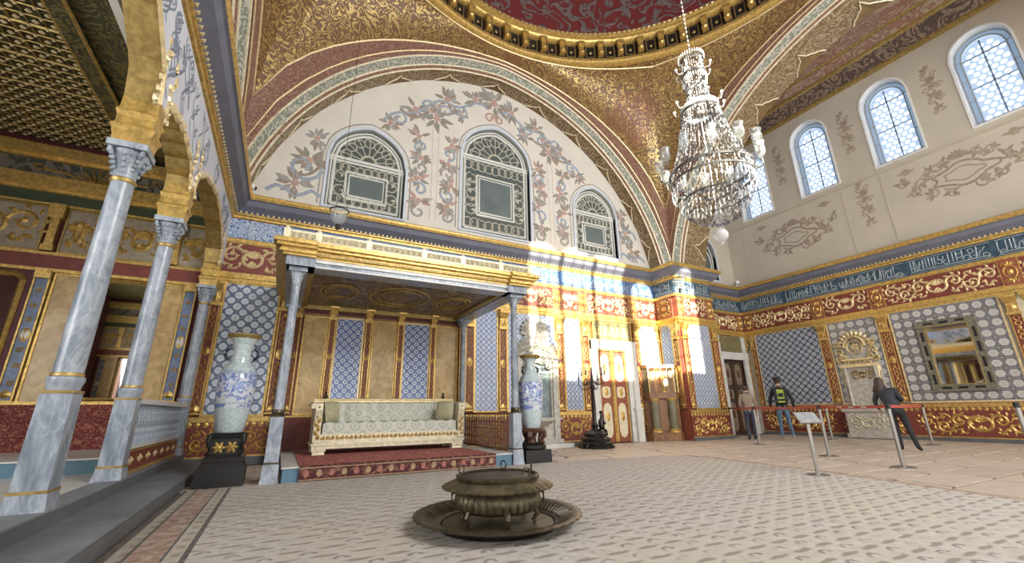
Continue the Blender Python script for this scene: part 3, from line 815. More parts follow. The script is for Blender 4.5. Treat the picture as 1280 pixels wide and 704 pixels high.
cartouche(pier, F_PSIDE, -10.35, .7); rail(pier, F_PSIDE, -YB, -YP, FRZ_RAILS); script_band(pier, F_PSIDE, -YB, -YP, seed=5)

# recess wall with the small door -------------------------------------------------------------
rec = MB().plate([(XP1 - .3, 0), (XR + .3, 0), (XR + .3, 12.9), (XP1 - .3, 12.9)], [[(15.15, 0.001), (16.42, 0.001), (16.42, 2.81), (15.15, 2.81)], arched(14.75, 15.75, 6.1, 7.2, 7.9)], 0, .25).xf(F_REC).build('wall_recess', 'plaster_wall')
strct(rec, 'recessed wall with a small door beyond the tiled pier')
cartouche(rec, F_REC, 16.62, .3); frieze(rec, F_REC, 14.6, 16.45, seed=6); rail(rec, F_REC, XP1, XR, FRZ_RAILS); script_band(rec, F_REC, XP1, XR, seed=6)
MB().box(15.15, 16.42, -.03, 0, 3.12, 3.76).build('inscription_board', 'wood_green', rec, mw=F_REC)
for x in (14.98, 16.55): MB().box(x - .12, x + .12, -.06, 0, 3.1, 3.76).build('white_post', 'white_marble', rec, mw=F_REC)
pilaster(rec, F_REC, 16.72, .12)
d2 = MB(); d2.box(14.85, 15.15, -.08, .12, 0, 3.08); d2.box(16.42, 16.7, -.08, .12, 0, 3.08); d2.box(14.85, 16.7, -.09, .12, 2.81, 3.10)
d2 = strct(d2.xf(F_REC).build('door_1', 'white_marble'), 'marble framed doorway with dark inlaid leaf in the recess')
def leafdoor(parent, F, x0, x1, z0, z1, y, body, inlay, edge):
    p = MB().box(x0, x1, y, y + .06, z0, z1).build('door_leaf', body, parent, mw=F); w_ = x1 - x0; cx = (x0 + x1)/2
    m = MB(); k = w_*.30
    for a, b in ((z0 + .12, z0 + (z1 - z0)*.42), (z0 + (z1 - z0)*.47, z0 + (z1 - z0)*.60), (z0 + (z1 - z0)*.65, z1 - .12)):
        zc = (a + b)/2; hh = (b - a)/2
        o = [(cx + k*math.copysign(min(1, abs(cos(t))*1.25), cos(t)), zc + hh*math.copysign(abs(sin(t))**.7, sin(t))) for t in [2*PI*i/16 for i in range(16)]]
        m.plate(o, [], y - .008, y)
    m.build('inlay_panel', inlay, p)
    e = MB(); e.box(x0, x0 + .05, y - .03, y, z0, z1); e.box(x1 - .05, x1, y - .03, y, z0, z1)
    for a in (z0 + (z1 - z0)*.27, z0 + (z1 - z0)*.535, z0 + (z1 - z0)*.81): e.disc(cx, a, k*.5, .015, y - .008, 8, 0, k*.9)
    e.build('gilded_edge', edge, p); return p
plain('door_dark', (.05, .032, .022), .4, 0, .3, 8); plain('door_inlay', (.22, .17, .11), .4, 0, .3, 8)
leafdoor(d2, F_REC, 15.17, 15.78, 0, 2.79, .08, 'door_dark', 'door_inlay', 'dark_wood'); leafdoor(d2, F_REC, 15.80, 16.40, 0, 2.79, .08, 'door_dark', 'door_inlay', 'dark_wood')
MB().box(15.1, 16.5, .14, .2, 0, 2.85).build('door_backing', 'dark_wood', d2, mw=F_REC)
w4 = MB().plate(arched(14.68, 15.82, 6.03, 7.2, 7.98), [arched(14.75, 15.75, 6.1, 7.2, 7.9)], -.04, .1).xf(F_REC).build('window_4', 'lattice_white'); strct(w4, 'small arched window with oval dark pane above the recess')
MB().plate(arched(14.75, 15.75, 6.1, 7.2, 7.9), [], .1, .12).build('glass_pane', 'leaded_glass', w4, mw=F_REC)
g = MB(); g.strip([(15.25 + .3*cos(2*PI*i/20), 6.85 + .55*sin(2*PI*i/20)) for i in range(21)], .03, .02, .1); g.strip([(15.25 + .42*cos(2*PI*i/20), 6.95 + .8*sin(2*PI*i/20)) for i in range(21)], .025, .02, .1)
g.build('leading', 'lead_white', w4, mw=F_REC)

# right wall ------------------------------------------------------------------------------------
RW = [9.45, 7.05, 4.65, 2.28, -.15]      # window centres (world y); the last is out of view, added for light
WW, WZ0, WZS, WZT = .63, 8.66, 10.95, 11.60
def rw_hole(y): return arched(-y - WW, -y + WW, WZ0, WZS, WZT, 10, .05)
wall_right = MB().plate([(-YR - .3, 0), (4.4, 0), (4.4, 12.7), (-YR - .3, 12.7)], [rw_hole(y) for y in RW], 0, .5).xf(F_RIGHT).build('wall_right', 'plaster_wall')
strct(wall_right, 'right wall: tiles and red frieze below, cream painted plaster with arched windows above')
tile_panel(wall_right, F_RIGHT, -10.52, -8.22, 1.08, TZ1 + .02, .255, 'tile_ring_navy', 'gold_pale')
tile_panel(wall_right, F_RIGHT, -7.86, -6.45, 1.08, TZ1 + .02, .26, 'tile_flower_grey', 'gold_pale', skip=lambda x, z: -7.5 < x < -6.85 and z < 3.0)
tile_panel(wall_right, F_RIGHT, -6.05, -3.68, 1.08, TZ1 + .02, .26, 'tile_flower_grey', 'gold_pale', skip=lambda x, z: -5.25 < x < -4.4 and 1.55 < z < 3.1)
tile_panel(wall_right, F_RIGHT, -2.9, -.6, 1.08, TZ1 + .02, .26, 'tile_flower_grey', 'gold_pale')
for x in (-8.04, -6.25, -3.44): pilaster(wall_right, F_RIGHT, x, .26, 1.08)
pilaster(wall_right, F_RIGHT, -10.68, .16, 1.08); pilaster(wall_right, F_RIGHT, -3.08, .26, 1.08)
p = MB().build('fluted_post', 'ivory_gold', wall_right, mw=F_RIGHT) if False else None
fp = MB(); fp.box(-3.33, -3.18, -.10, 0, 3.1, 3.78)
for i in range(5): fp.box(-3.325 + i*.03, -3.305 + i*.03, -.12, -.10, 3.1, 3.78)
fp.build('fluted_post', 'ivory_gold', wall_right, mw=F_RIGHT)
for a, b, sd in ((-10.8, -8.1, 0), (-8.1, -6.2, 1), (-6.2, -3.3, 2), (-3.3, -.5, 3)): dado(wall_right, F_RIGHT, a, b, True, sd, .10, .98)
for x in (-10.72, -8.04, -6.25, -3.26): cartouche(wall_right, F_RIGHT, x, .36)
for a, b, sd in ((-10.54, -8.22, 1), (-7.86, -6.43, 2), (-6.07, -3.44, 3), (-3.08, -.5, 4)): frieze(wall_right, F_RIGHT, a, b, seed=sd)
rail(wall_right, F_RIGHT, -YR, 4.2, FRZ_RAILS); script_band(wall_right, F_RIGHT, -YR, 4.2, seed=2)
rail(wall_right, F_RIGHT, -10.8, -.5, [(.985, 1.035, .05)], 'red_brown')
# painted cartouches and sprigs on the plaster
def cart_paint(seed, k=1.0):
    r = random.Random(seed); m = MB()
    m.strip([((.42 + .07*cos(5*t))*1.35*k*cos(t), (.26 + .05*cos(4*t))*k*sin(t)) for t in [2*PI*i/36 for i in range(37)]], .035, .004, 0, 0)
    m.strip([((.26 + .04*cos(5*t))*1.35*k*cos(t), (.15 + .03*cos(4*t))*k*sin(t)) for t in [2*PI*i/30 for i in range(31)]], .025, .004, 0, 1)
    for sg in (-1, 1):
        for x, z in ((.75, .12), (.95, -.08), (1.15, .25), (.55, .32), (.62, -.28), (.3, .42), (.28, -.36)):
            m.strip(spiral(sg*x*k, z*k, .14*k, r.uniform(0, 6), sg*1.1, 10), .026, .004, 0, r.choice((0, 1)))
            for q in range(5): m.leaf(sg*x*k, z*k, r.uniform(0, 6.28), .2*k, .08*k, .004, 0, r.choice((0, 0, 1)))
    for q in range(7): m.leaf(0, .4*k, PI/2 + (q - 3)*.35, .25*k, .09*k, .004, 0, 0)
    return m.mesh('painted_cartouche', ['paint_brown', 'paint_tan'])
cm = cart_paint(5, 1.2)
for y in (8.25, 3.45): link('painted_cartouche', cm, wall_right, F_RIGHT @ TR(-y, -.002, 7.25 if y > 5 else 7.45))
link('painted_cartouche', cm, wall_right, F_RIGHT @ TR(1.2, -.002, 7.4))
def sprig(seed):
    r = random.Random(seed); m = MB()
    for z, s in ((.9, .8), (.45, 1.0), (0, .8), (-.4, .6)):
        for q in range(8): m.leaf(0, z, r.uniform(0, 6.28), .26*s, .12*s, .004, 0, r.choice((0, 1)))
        for sg in (-1, 1): m.strip(spiral(sg*.15*s, z - .18, .12*s, 0, sg*1.1, 10), .02, .004, 0, 1)
    return m.mesh('painted_sprig', ['paint_brown', 'paint_tan'])
sm = sprig(3)
for y in (8.25, 5.85, 3.45, 1.1): link('painted_sprig', sm, wall_right, F_RIGHT @ TR(-y, -.002, 10.2)); 
for y in (5.85, 1.1): link('painted_sprig', sm, wall_right, F_RIGHT @ TR(-y, -.002, 7.4))
for y in (9.45, 7.05, 4.65, 2.28): m = MB(); m.disc(-y, 8.1, .12, .004, 0, 7); m.leaf(-y, 8.1, 0, .25, .1, .004); m.leaf(-y, 8.1, PI, .25, .1, .004); m.build('painted_sprig', 'paint_tan', wall_right, mw=F_RIGHT @ TR(0, -.002, 0))
pf = MB()
for x in (-6.45, -5.3, -1.7, -.55, -10.3): pf.box(x - .02, x + .02, -.012, 0, 5.95, 8.3)
pf.box(-YR, 4.2, -.03, 0, 8.38, 8.46); pf.build('plaster_fillet', 'plaster_line', wall_right, mw=F_RIGHT)
# windows of the right wall: reveal, leaded border, hexagonal lattice with round panes
pane_me = MB().add([(.074*cos(2*PI*i/12), .008, .074*sin(2*PI*i/12)) for i in range(12)], [tuple(range(12))]).mesh('round_pane', 'window_glass')
LABW = ['arched window on the right wall partly hidden behind the chandelier', 'arched lattice window nearest the chandelier, fully in view', 'middle arched lattice window of the right wall', 'large arched lattice window of the right wall farthest from the chandelier', 'arched lattice window of the right wall beyond the view, added for its light']
for i, y in enumerate(RW):
    F = F_RIGHT @ TR(-y, 0, 0); h = lambda k: arched(-WW + k, WW - k, WZ0 + k, WZS, WZT - k, 10, .05)
    o = MB(); o.plate(h(-.05), [h(.0)], -.03, .02); o.xf(F)
    win = strct(o.build('window_%d' % (5 + i), 'white_paint'), LABW[i])
    MB().plate(h(.0), [h(.17)], .28, .33).build('border_panel', 'border_backlit', win, mw=F)
    rv = MB(); q = h(.003); nq = len(q); rv.add([(x, -.01, z) for x, z in q] + [(x, .48, z) for x, z in q], [(j, (j + 1) % nq, nq + (j + 1) % nq, nq + j) for j in range(nq)]); rv.build('reveal', 'white_paint', win, mw=F)
    g = MB()
    for k in (.03, .15): q = h(k); g.strip(q + [q[0]], .014, .02, .28)
    for z in (WZ0 + .17, WZ0 + .9, WZ0 + 1.6, WZS): g.strip([(-WW, z), (-WW + .17, z)], .012, .02, .28); g.strip([(WW - .17, z), (WW, z)], .012, .02, .28)
    for x in (-.3, 0, .3): g.strip([(x, WZ0), (x, WZ0 + .17)], .012, .02, .28)
    g.build('leading', 'paint_grey', win, mw=F)
    lat = MB(); dx = .188; dz = .163; row = 0; z = WZ0 + .17 + .09
    top = h(.17)
    def inside(x, z):
        if abs(x) > .39 or z > WZT or i == 4: return False
        if z <= WZS - .12: return True
        return (x/(WW - .17))**2 + ((z - WZS)/(WZT - .17 - WZS))**2 < .75
    cells = []
    while z < WZT - .2:
        for k in range(-3, 4):
            x = k*dx + (dx/2 if row % 2 else 0)
            if inside(x, z): cells.append((x, z))
        z += dz; row += 1
    circ = [[(x + .071*cos(2*PI*q/12), z + .071*sin(2*PI*q/12)) for q in range(12)] for x, z in cells]
    lat.plate(h(.165), circ, .36, None); xs = WW - .155
    lat.box(-.018, .018, .335, .36, WZ0 + .15, WZT - .2); lat.box(-xs, xs, .335, .36, WZ0 + 1.28, WZ0 + 1.305); lat.box(-xs, xs, .335, .36, WZS - .02, WZS + .01)
    T(lat.build('plaster_lattice', 'lattice_backlit', win, mw=F), kind='stuff')
    for x, z in cells: link('round_pane', pane_me, win, F @ TR(x, .36, z))

# dome, pendentives and arches ---------------------------------------------------------------------
RD, ZD0, ZD1 = 6.6, 12.6, 13.6
dome = MB()
dome.lathe([(6.38, ZD1), (6.42, 14.3), (6.30, 15.4), (5.9, 16.6), (5.1, 17.9), (3.9, 18.9), (2.2, 19.6), (.01, 19.85)], 72, (CX, CY), cap=False)
ceiling = dome.build('ceiling', 'dome_red', None, True); strct(ceiling, 'red painted dome with gilded ring, pendentives and painted arches')
ring = MB()
ring.lathe([(6.74, 12.50), (6.62, 12.52), (6.54, 12.60), (6.54, 12.70), (6.60, 12.74)], 96, (CX, CY), 0, cap=False)
ring.lathe([(6.60, 12.74), (6.62, 13.32)], 96, (CX, CY), 1, cap=False)
ring.lathe([(6.62, 13.32), (6.50, 13.36), (6.44, 13.44), (6.44, 13.52), (6.36, 13.56), (6.36, 13.64), (6.42, 13.66)], 96, (CX, CY), 0, cap=False)
ring = ring.build('dome_ring', ['gold', 'black_wood'], ceiling, True)
bk = MB(); bk.box(-.10, .10, 6.42, 6.62, 12.80, 12.96); bk.box(-.085, .085, 6.46, 6.62, 12.96, 13.2); bk.box(-.11, .11, 6.40, 6.62, 13.2, 13.34); bk.sphere((0, 6.44, 12.9), .085, 8, 5)
bkm = bk.mesh('bracket', 'gold'); pnl = MB(); frame_rect(-.13, .13, 12.82, 13.26, .03, .03, pnl, 6.62); pnl.disc(0, 13.0, .06, .05, 6.60, 7)
pnm = pnl.mesh('coffer_frame', 'gold_dull'); NB = 60
for i in range(NB):
    link('bracket', bkm, ring, TR(CX, CY) @ RZ(2*PI*i/NB)); link('coffer_frame', pnm, ring, TR(CX, CY) @ RZ(2*PI*(i + .5)/NB))
bead = MB()
for i in range(240): a = 2*PI*i/240; bead.octa((CX + 6.37*cos(a), CY + 6.37*sin(a), 13.6), .05, .05)
T(bead.build('beading', 'gold_pale', ring), kind='stuff')
# pendentive of the back right corner, shared by all four corners
def arch_z(u):          # height of the outer arch edge at lateral offset u
    k = abs(u) + EA
    return Z0A + sqrt(max(0, RE*RE - k*k)) if k < RE else 5.8
def pendentive():
    m = MB(); n = 36; q = 22; rows = []
    for i in range(n + 1):
        th = PI*i/(2*n)                    # 0 = back, 90 deg = right
        d = H/max(cos(th), sin(th)); u = H*math.tan(th) if th <= PI/4 else H/math.tan(th)
        zb = max(5.85, arch_z(min(u, H))); r = []
        for j in range(q + 1):
            s = (j/q)*PI/2; rr = RD + .1 + (d - RD - .1)*cos(s)**1.15; z = zb + (12.52 - zb)*sin(s)
            r.append((rr*sin(th), rr*cos(th), z))
        rows.append(r)
    for i in range(n):
        for j in range(q):
            mi = 1 if j < 4 else 0
            m.add([rows[i][j], rows[i + 1][j], rows[i + 1][j + 1], rows[i][j + 1]], [(0, 1, 2, 3)], mi)
    return m, rows
pm, prow = pendentive(); pme = pm.mesh('pendentive', ['pendentive_gold', 'band_pink'], True)
pt = MB()
pt.tube([r[4] for r in prow], .03, 5); pt.tube([r[1] for r in prow], .025, 5); pt.tube([r[20] for r in prow], .03, 5)
ptm = pt.mesh('gilded_fillet', 'gold_pale')
QUAD = [0, PI/2, PI, -PI/2]
for a in QUAD:
    p = link('pendentive', pme, ceiling, TR(CX, CY) @ RZ(a)); link('gilded_fillet', ptm, p)
# arch bands, local frame: x along the wall, y outwards from the centre
def bandmesh(r0, d0, r1, d1, name, mat, n=40):
    a = pointed(r0, n); b = pointed(r1, n); m = MB()
    for i in range(len(a) - 1):
        m.add([(a[i][0], H + d0, a[i][1]), (a[i + 1][0], H + d0, a[i + 1][1]), (b[i + 1][0], H + d1, b[i + 1][1]), (b[i][0], H + d1, b[i][1])], [(0, 1, 2, 3)])
    return m.mesh(name, mat, True)
plain('medallion_brown', (.20, .125, .05), .5, .1, .25, 6)
def arch_set(dA, sides):
    B = [bandmesh(RA, dA, RA, .30, 'arch_soffit', 'soffit_brown'), bandmesh(RA, .30, 7.08, .22, 'arch_band', 'band_pink'),
         bandmesh(7.08, .22, 7.25, .05, 'arch_leaf_band', 'band_leaf'), bandmesh(7.25, .05, RE + .03, 0.0, 'arch_band', 'band_pink')]
    m = MB()
    for r, d in ((7.0, .30), (7.08, .21), (7.25, .04), (7.165, .12)): m.tube([(u, H + d, z) for u, z in pointed(r, 40)], .028 if r != 7.165 else .001, 5)
    fil = m.mesh('arch_fillet', 'ivory_gold')
    # ogee medallions painted on the soffit
    md = MB(); mo = MB(); c = pointed(RA - .015, 200); NN = len(c) - 1; dd = dA - .30
    for k in range(11):
        i0 = int(NN*(k + .5)/11); half = 10; edge = []
        for q in range(-8, 9):
            f = q/8; i = min(max(i0 + int(round(f*half)), 0), NN); prof_ = (1 - abs(f)**1.6)*(.62 + .38*max(0, 1 - abs(f)*3.5))
            edge.append((c[i][0], H + dA - .004 - dd*.62*prof_, c[i][1]))
        base = [(x, H + dA - .004, z) for x, y, z in edge]; md.add(edge + base, [(q, q + 1, 17 + q + 1, 17 + q) for q in range(16)]); mo.tube(edge, .022, 5)
    mom = mo.mesh('medallion_outline', 'ivory_gold')
    mdm = md.mesh('soffit_medallion', 'medallion_brown')
    for a in sides:
        F = TR(CX, CY) @ RZ(a)
        for b in B: link(b.name.split('.')[0], b, ceiling, F)
        link('arch_fillet', fil, ceiling, F); mdo = link('soffit_medallion', mdm, ceiling, F); link('medallion_outline', mom, mdo)
arch_set(YB - CY - H, [0, PI/2, PI]); arch_set(1.45, [-PI/2])
# spandrel wall behind the right arch and ceiling of the side bay
sp = MB(); A = pointed(RA, 30); top = 12.75
for i in range(len(A) - 1): sp.add([(A[i][0], H + 1.45, A[i][1]), (A[i + 1][0], H + 1.45, A[i + 1][1]), (A[i + 1][0], H + 1.45, top), (A[i][0], H + 1.45, top)], [(0, 1, 2, 3)])
sp.add([(-9, H + 1.45, 5.8), (A[0][0], H + 1.45, 5.8), (A[0][0], H + 1.45, top), (-9, H + 1.45, top)], [(0, 1, 2, 3)]); sp.add([(9, H + 1.45, 5.8), (A[-1][0], H + 1.45, 5.8), (A[-1][0], H + 1.45, top), (9, H + 1.45, top)], [(0, 1, 2, 3)])
sp.build('arch_spandrel', 'bay_pink', ceiling, mw=TR(CX, CY) @ RZ(-PI/2))
bay = MB(); bay.box(13.2, 17.1, -4.4, 11.3, 12.62, 12.7); bay.build('bay_ceiling', 'bay_pink', ceiling)
cv = MB()
def runx(pts, mi): # strip along world y at the right wall
    for (x0, z0), (x1, z1) in zip(pts, pts[1:]): cv.add([(x0, -4.3, z0), (x0, 11.0, z0), (x1, 11.0, z1), (x1, -4.3, z1)], [(0, 1, 2, 3)], mi)
runx([(16.8, 12.02), (16.66, 12.04), (16.64, 12.12)], 0); runx([(16.64, 12.12), (16.45, 12.24), (16.22, 12.42)], 1); runx([(16.22, 12.42), (16.12, 12.44), (16.08, 12.52)], 0); runx([(16.08, 12.52), (15.7, 12.62)], 2); runx([(15.7, 12.60), (15.6, 12.58), (15.55, 12.63)], 0)
cv.build('bay_cornice', ['gold_dull', 'bay_relief', 'bay_pink'], ceiling)
# upper left lunette closing wall
lw = MB(); Ap = pointed(RA)
lw.plate([(u, z) for u, z in Ap], [], 0, .1); lw.xf(TR(CX, CY) @ RZ(PI/2) @ TR(0, YB - CY, 0)).build('left_lunette', 'plaster_cream', ceiling)

# opposite wall, behind the viewer, with the tall windows that let the low sun in -------------------------
fw = [(2.95, 4.10), (4.22, 5.42), (5.54, 6.78), (7.12, 8.22), (8.34, 9.45)]
holes = [arched(-b, -a, 5.95, 9.9 if b < 7 else 8.9, 10.35 if b < 7 else 9.5, 8, .1) for a, b in fw]
F_FRONT = TR(0, YF, 0) @ RZ(PI)
wall_front = MB().plate([(-17.0, 0), (1.6, 0), (1.6, 13.0), (-17.0, 13.0)], holes, 0, .25).xf(F_FRONT).build('wall_front', 'plaster_wall')
strct(wall_front, 'wall opposite the throne with tall windows letting in the low sun')
gr = MB()
for a, b in fw:
    top = 10.35 if b < 7 else 9.5
    for k in range(1, 3): x = -(a + (b - a)*k/3); gr.box(x - .022, x + .022, .1, .15, 5.95, top - .15)
    z = 6.5
    while z < top - .3: gr.box(-b, -a, .1, .15, z - .022, z + .022); z += .62
for x in (.4, 3.7, 7.0, 10.3, 14.9):      # unseen panels added as curtained windows to back the fill lamps
    cu = MB().box(-x - 1.3, -x + 1.3, -.02, 0, .5, 4.4)
    for i in range(13): cu.tube([(-x - 1.2 + i*.2, -.03, .5), (-x - 1.2 + i*.2, -.03, 4.4)], .05, 6)
    c_ = cu.build('added_curtain_panel', 'white_paint', wall_front, mw=F_FRONT); frame_rect(-x - 1.3, -x + 1.3, .5, 4.4, .12, .1).build('frame', 'gold_dull', c_)
gr.build('window_grille', 'dark_wood', wall_front, mw=F_FRONT)

# left arcade ---------------------------------------------------------------------------------------------
COLY = [-2.6, 1.2, 5.03, 6.90, 10.45]
APEX = {(-2.6, 1.2): 4.95, (1.2, 5.03): 4.98, (5.03, 6.90): 4.42, (6.90, 10.45): 4.86}
IMPZ, IMPT = 3.54, 4.06
def scallop_arch(y0, y1, apex, n=7):
    """opening outline between two columns, from (y0) up and over to (y1), with a lobed edge"""
    a, b = y0 + .10, y1 - .10; c = (a + b)/2; w_ = (b - a)/2; out = [(a, IMPT)]
    N = 40
    for i in range(1, N):
        t = -1 + 2*i/N; s = abs(t); z = IMPT + (apex - IMPT)*((1 - s**2.2)**.40*.82 + .18*(1 - s))
        z -= .05*abs(sin(t*n*PI/2*.9)); out.append((c + t*w_, z))
    return out + [(b, IMPT)]
def arcade():
    poly = [(-4.2, IMPT)]
    for a, b in zip(COLY, COLY[1:]): poly += scallop_arch(a, b, APEX[(a, b)])
    poly += [(YB, IMPT), (YB, 5.32), (-4.2, 5.32)]
    m = MB(); m.plate(poly, [], 0, .26, 0); return m
wall_left = arcade().xf(F_LEFT).build('wall_left', 'white_paint'); strct(wall_left, 'white arcade wall with blue-grey strokes and gilded lobed arches')
plain('arcade_white', (.66, .68, .74), .7, 0, .06, 2)
wall_left.data.materials[0] = MATS['arcade_white']
for a, b in zip(COLY, COLY[1:]):
    pts = scallop_arch(a, b, APEX[(a, b)]); m = MB()
    for (p, q) in zip(pts, pts[1:]):
        m.add([(p[0], -.015, p[1]), (q[0], -.015, q[1]), (q[0], .275, q[1]), (p[0], .275, p[1])], [(0, 1, 2, 3)])
    s = m.build('arch_soffit', 'gold_dull', wall_left, True, F_LEFT @ TR(0, 0, -.012))
    g = MB(); g.strip(pts, .03, .03, -.0)
    r = random.Random(int(a*10))
    for i, p in enumerate(pts):
        if 0 < i < len(pts) - 1 and i % 2 == 0: g.leaf(p[0], p[1] + .02, PI/2 + (p[0] - (a + b)/2)*-.6, .11, .07, .02)
    for sg, x in ((1, a + .2), (-1, b - .2)):   # gilded spandrel foliage above each impost
        for k in range(6): g.strip(spiral(x - sg*.02 + r.uniform(-.08, .08), IMPT - .02 + k*.13, .075 - .007*k, k, sg*1.1, 9), .016, .025); g.leaf(x, IMPT + k*.13, PI/2 + sg*r.uniform(-.6, 1.0), .13, .07, .025)
    g.build('gilded_edge', 'gold_pale', wall_left, mw=F_LEFT)
for y in COLY:   # gilded imposts above the capitals
    m = MB(); pr = [(0, .130), (.08, .137), (.14, .150), (.16, .165), (.185, .168), (.205, .150), (.23, .138), (.30, .140), (.33, .152), (.355, .160), (.375, .150), (.39, .136), (IMPT + .03 - IMPZ, .134)]
    for (z0, k0), (z1, k1) in zip(pr, pr[1:]):
        f = lambda k, z: [(-k + .03, -.015 - (k - .13)*.8, IMPZ + z), (k - .03, -.015 - (k - .13)*.8, IMPZ + z), (k - .03, .275 + (k - .13)*.8, IMPZ + z), (-k + .03, .275 + (k - .13)*.8, IMPZ + z)]
        m.add(f(k0, z0) + f(k1, z1), [(0, 1, 5, 4), (1, 2, 6, 5), (2, 3, 7, 6), (3, 0, 4, 7)])
    m.build('gilded_impost', 'gold', wall_left, mw=F_LEFT @ TR(y if y < 10 else 10.5, 0, 0))
m = MB(); r = random.Random(4)
for i in range(170):
    y = r.uniform(2.5, 10.3); z = r.uniform(4.25, 5.1); c_ = [(q) for q in COLY]
    ok = True
    for a, b in zip(COLY, COLY[1:]):
        if a < y < b:
            t = abs((y - (a + b)/2)/((b - a)/2)); ok = z > IMPT + (APEX[(a, b)] - IMPT)*(1 - t**2.2)**.6 + .16 if t < 1 else True
    if ok: m.strip([(y + .10*sin(k*.8 + i), z - .26 + .065*k) for k in range(8)], .014, .003); m.strip(spiral(y, z + .1, .08, i, 1, 9), .012, .003)
plain('stroke_grey', (.22, .25, .31), .8, 0, .2, 9)
m.build('painted_strokes', 'stroke_grey', wall_left, mw=F_LEFT @ TR(0, -.002, 0))
# platform of the gallery and its step
plat = MB(); plat.box(-8.0, -1.52, -4.4, 11.0, 0, .262)
plat = strct(plat.build('floor_gallery', 'white_floor'), 'pale raised floor of the side gallery behind the columns')
MB().box(-1.56, -1.50, -4.4, 10.8, 0, .27).build('kerb', 'grey_stone_dark', plat); MB().box(-1.72, -1.49, -4.4, 10.8, .255, .272).build('kerb_top', 'grey_stone', plat)
step = strct(MB().box(-1.50, -1.03, -4.4, 10.72, 0, .14).build('floor_step', 'grey_stone'), 'long dark grey stone step below the gallery columns')
MB().box(-1.032, -1.015, -4.4, 10.72, 0, .125).build('riser', 'grey_stone_dark', step)

# gallery room -----------------------------------------------------------------------------------------------
F_GAL = TR(0, YB + .02, 0)
wg = strct(MB().plate([(-8, 0), (-1.6, 0), (-1.6, 6.5), (-8, 6.5)], [], 0, .2).xf(F_GAL).build('wall_gallery', 'burgundy_dark'), 'gallery end wall with mirrors, marble panels and gilded painted panels')
for a, b in ((-4.04, -3.70), (-2.40, -2.06)): marble_panel(wg, F_GAL, a, b, 1.24, 3.56)
marble_panel(wg, F_GAL, -6.6, -6.2, 1.24, 3.56)
plain('painted_blue', (.17, .22, .34), .4, 0, .25, 8)
def bluepil(x0, x1):
    p = MB().box(x0, x1, -.05, 0, 1.24, 3.60).build('painted_pilaster', 'painted_blue', wg, mw=F_GAL); g = frame_rect(x0, x1, 1.26, 3.58, .025, .08); cx = (x0 + x1)/2; w_ = x1 - x0
    g.disc(cx, 2.4, w_*.42, .03, -.05, 10, 0, .13)
    for z in (1.55, 1.85, 2.12, 2.68, 2.95, 3.25): g.strip(spiral(cx, z, w_*.3, z*3, 1.2, 9), .014, .015, -.05)
    g.leaf(cx, 1.28, PI/2, .16, w_, .03, -.05); g.box(x0 - .02, x1 + .02, -.12, 0, 3.46, 3.62)
    g.build('gilded_ornament', 'gold', p); link('diamond', (lambda: (lambda q: q.mesh('diamond', 'white_paint'))(MB().disc(0, 0, .06, .02, 0, 6, 0, .09)))(), p, TR(cx, -.06, 2.4))
bluepil(-4.30, -4.12); bluepil(-3.60, -3.42); bluepil(-2.04, -1.87)
def gal_mirror(x0, x1, z0, z1, r=.12):
    o = [(x0, z0), (x1, z0), (x1, z1 - r), (x1 - r*.3, z1 - r*.3), (x1 - r, z1), (x0 + r, z1), (x0 + r*.3, z1 - r*.3), (x0, z1 - r)]
    p = MB().plate(o, [], -.015, 0).build('wall_mirror', 'old_mirror', wg, mw=F_GAL); g = MB(); g.strip(o + [o[0]], .05, .06, -.015); g.build('frame', 'gold', p)
gal_mirror(-6.05, -4.48, 1.27, 3.52); gal_mirror(-3.34, -2.54, 1.27, 3.56)
rail(wg, F_GAL, -8, -1.6, [(1.17, 1.24, .08), (3.60, 3.66, .08), (3.92, 3.98, .08), (4.92, 4.97, .07), (5.18, 5.24, .10), (5.24, 5.50, .16), (5.84, 5.9, .14), (5.9, 6.12, .22)], 'gold')
MB().box(-8, -1.6, -.06, 0, 3.66, 3.92).build('burgundy_band', 'burgundy', wg, mw=F_GAL); MB().box(-8, -1.6, -.04, 0, 4.97, 5.18).build('green_band', 'green_panel', wg, mw=F_GAL); MB().box(-8, -1.6, -.06, 0, 5.5, 5.84).build('painted_frieze', 'gallery_frieze', wg, mw=F_GAL)
for a, b in ((-5.9, -4.44), (-4.12, -3.72), (-3.42, -2.46), (-2.28, -1.7)):
    p = MB().box(a, b, -.03, 0, 4.02, 4.88).build('painted_panel', 'paint_tan', wg, mw=F_GAL); link('gilded_scrollwork', scroll_mesh(b - a - .06, .78, 'gold', 9, .03, 1.0, 1.2), p, TR((a + b)/2, -.03, 4.45)); frame_rect(a, b, 4.02, 4.88, .03, .05).build('frame', 'gold_dull', p)
for x in (-4.28, -3.57, -2.37): m = MB(); m.box(x - .06, x + .06, -.10, 0, 4.0, 4.9); m.box(x - .11, x + .11, -.16, 0, 4.66, 4.95); m.box(x - .09, x + .09, -.12, 0, 4.0, 4.12); m.build('gilded_bracket', 'gold', wg, mw=F_GAL)
m = MB()
for k in range(9): m.strip([(-3.86 + .04*cos(PI*k/8), 5.52), (-3.86 + .32*cos(PI*k/8), 5.55 + .27*sin(PI*k/8))], [.012, .03], .04)
for sg in (-1, 1): m.strip([(-3.86 + sg*(.3 + .1*k), 5.56 + .03*k + .04*sin(k)) for k in range(6)], .03, .03); m.strip(spiral(-3.86 + sg*.9, 5.72, .1, 0, sg, 9), .02, .03)
m.build('gilded_shell', 'gold', wg, mw=F_GAL @ TR(0, -.06, 0))
gc = strct(MB().box(-8, -1.78, -4.4, 10.9, 6.32, 6.4).build('ceiling_gallery', 'gallery_ceiling_dark'), 'dark gallery ceiling covered with gilded lattice and bosses')
lat = MB(); NX, NY, SP = 24, 42, .195
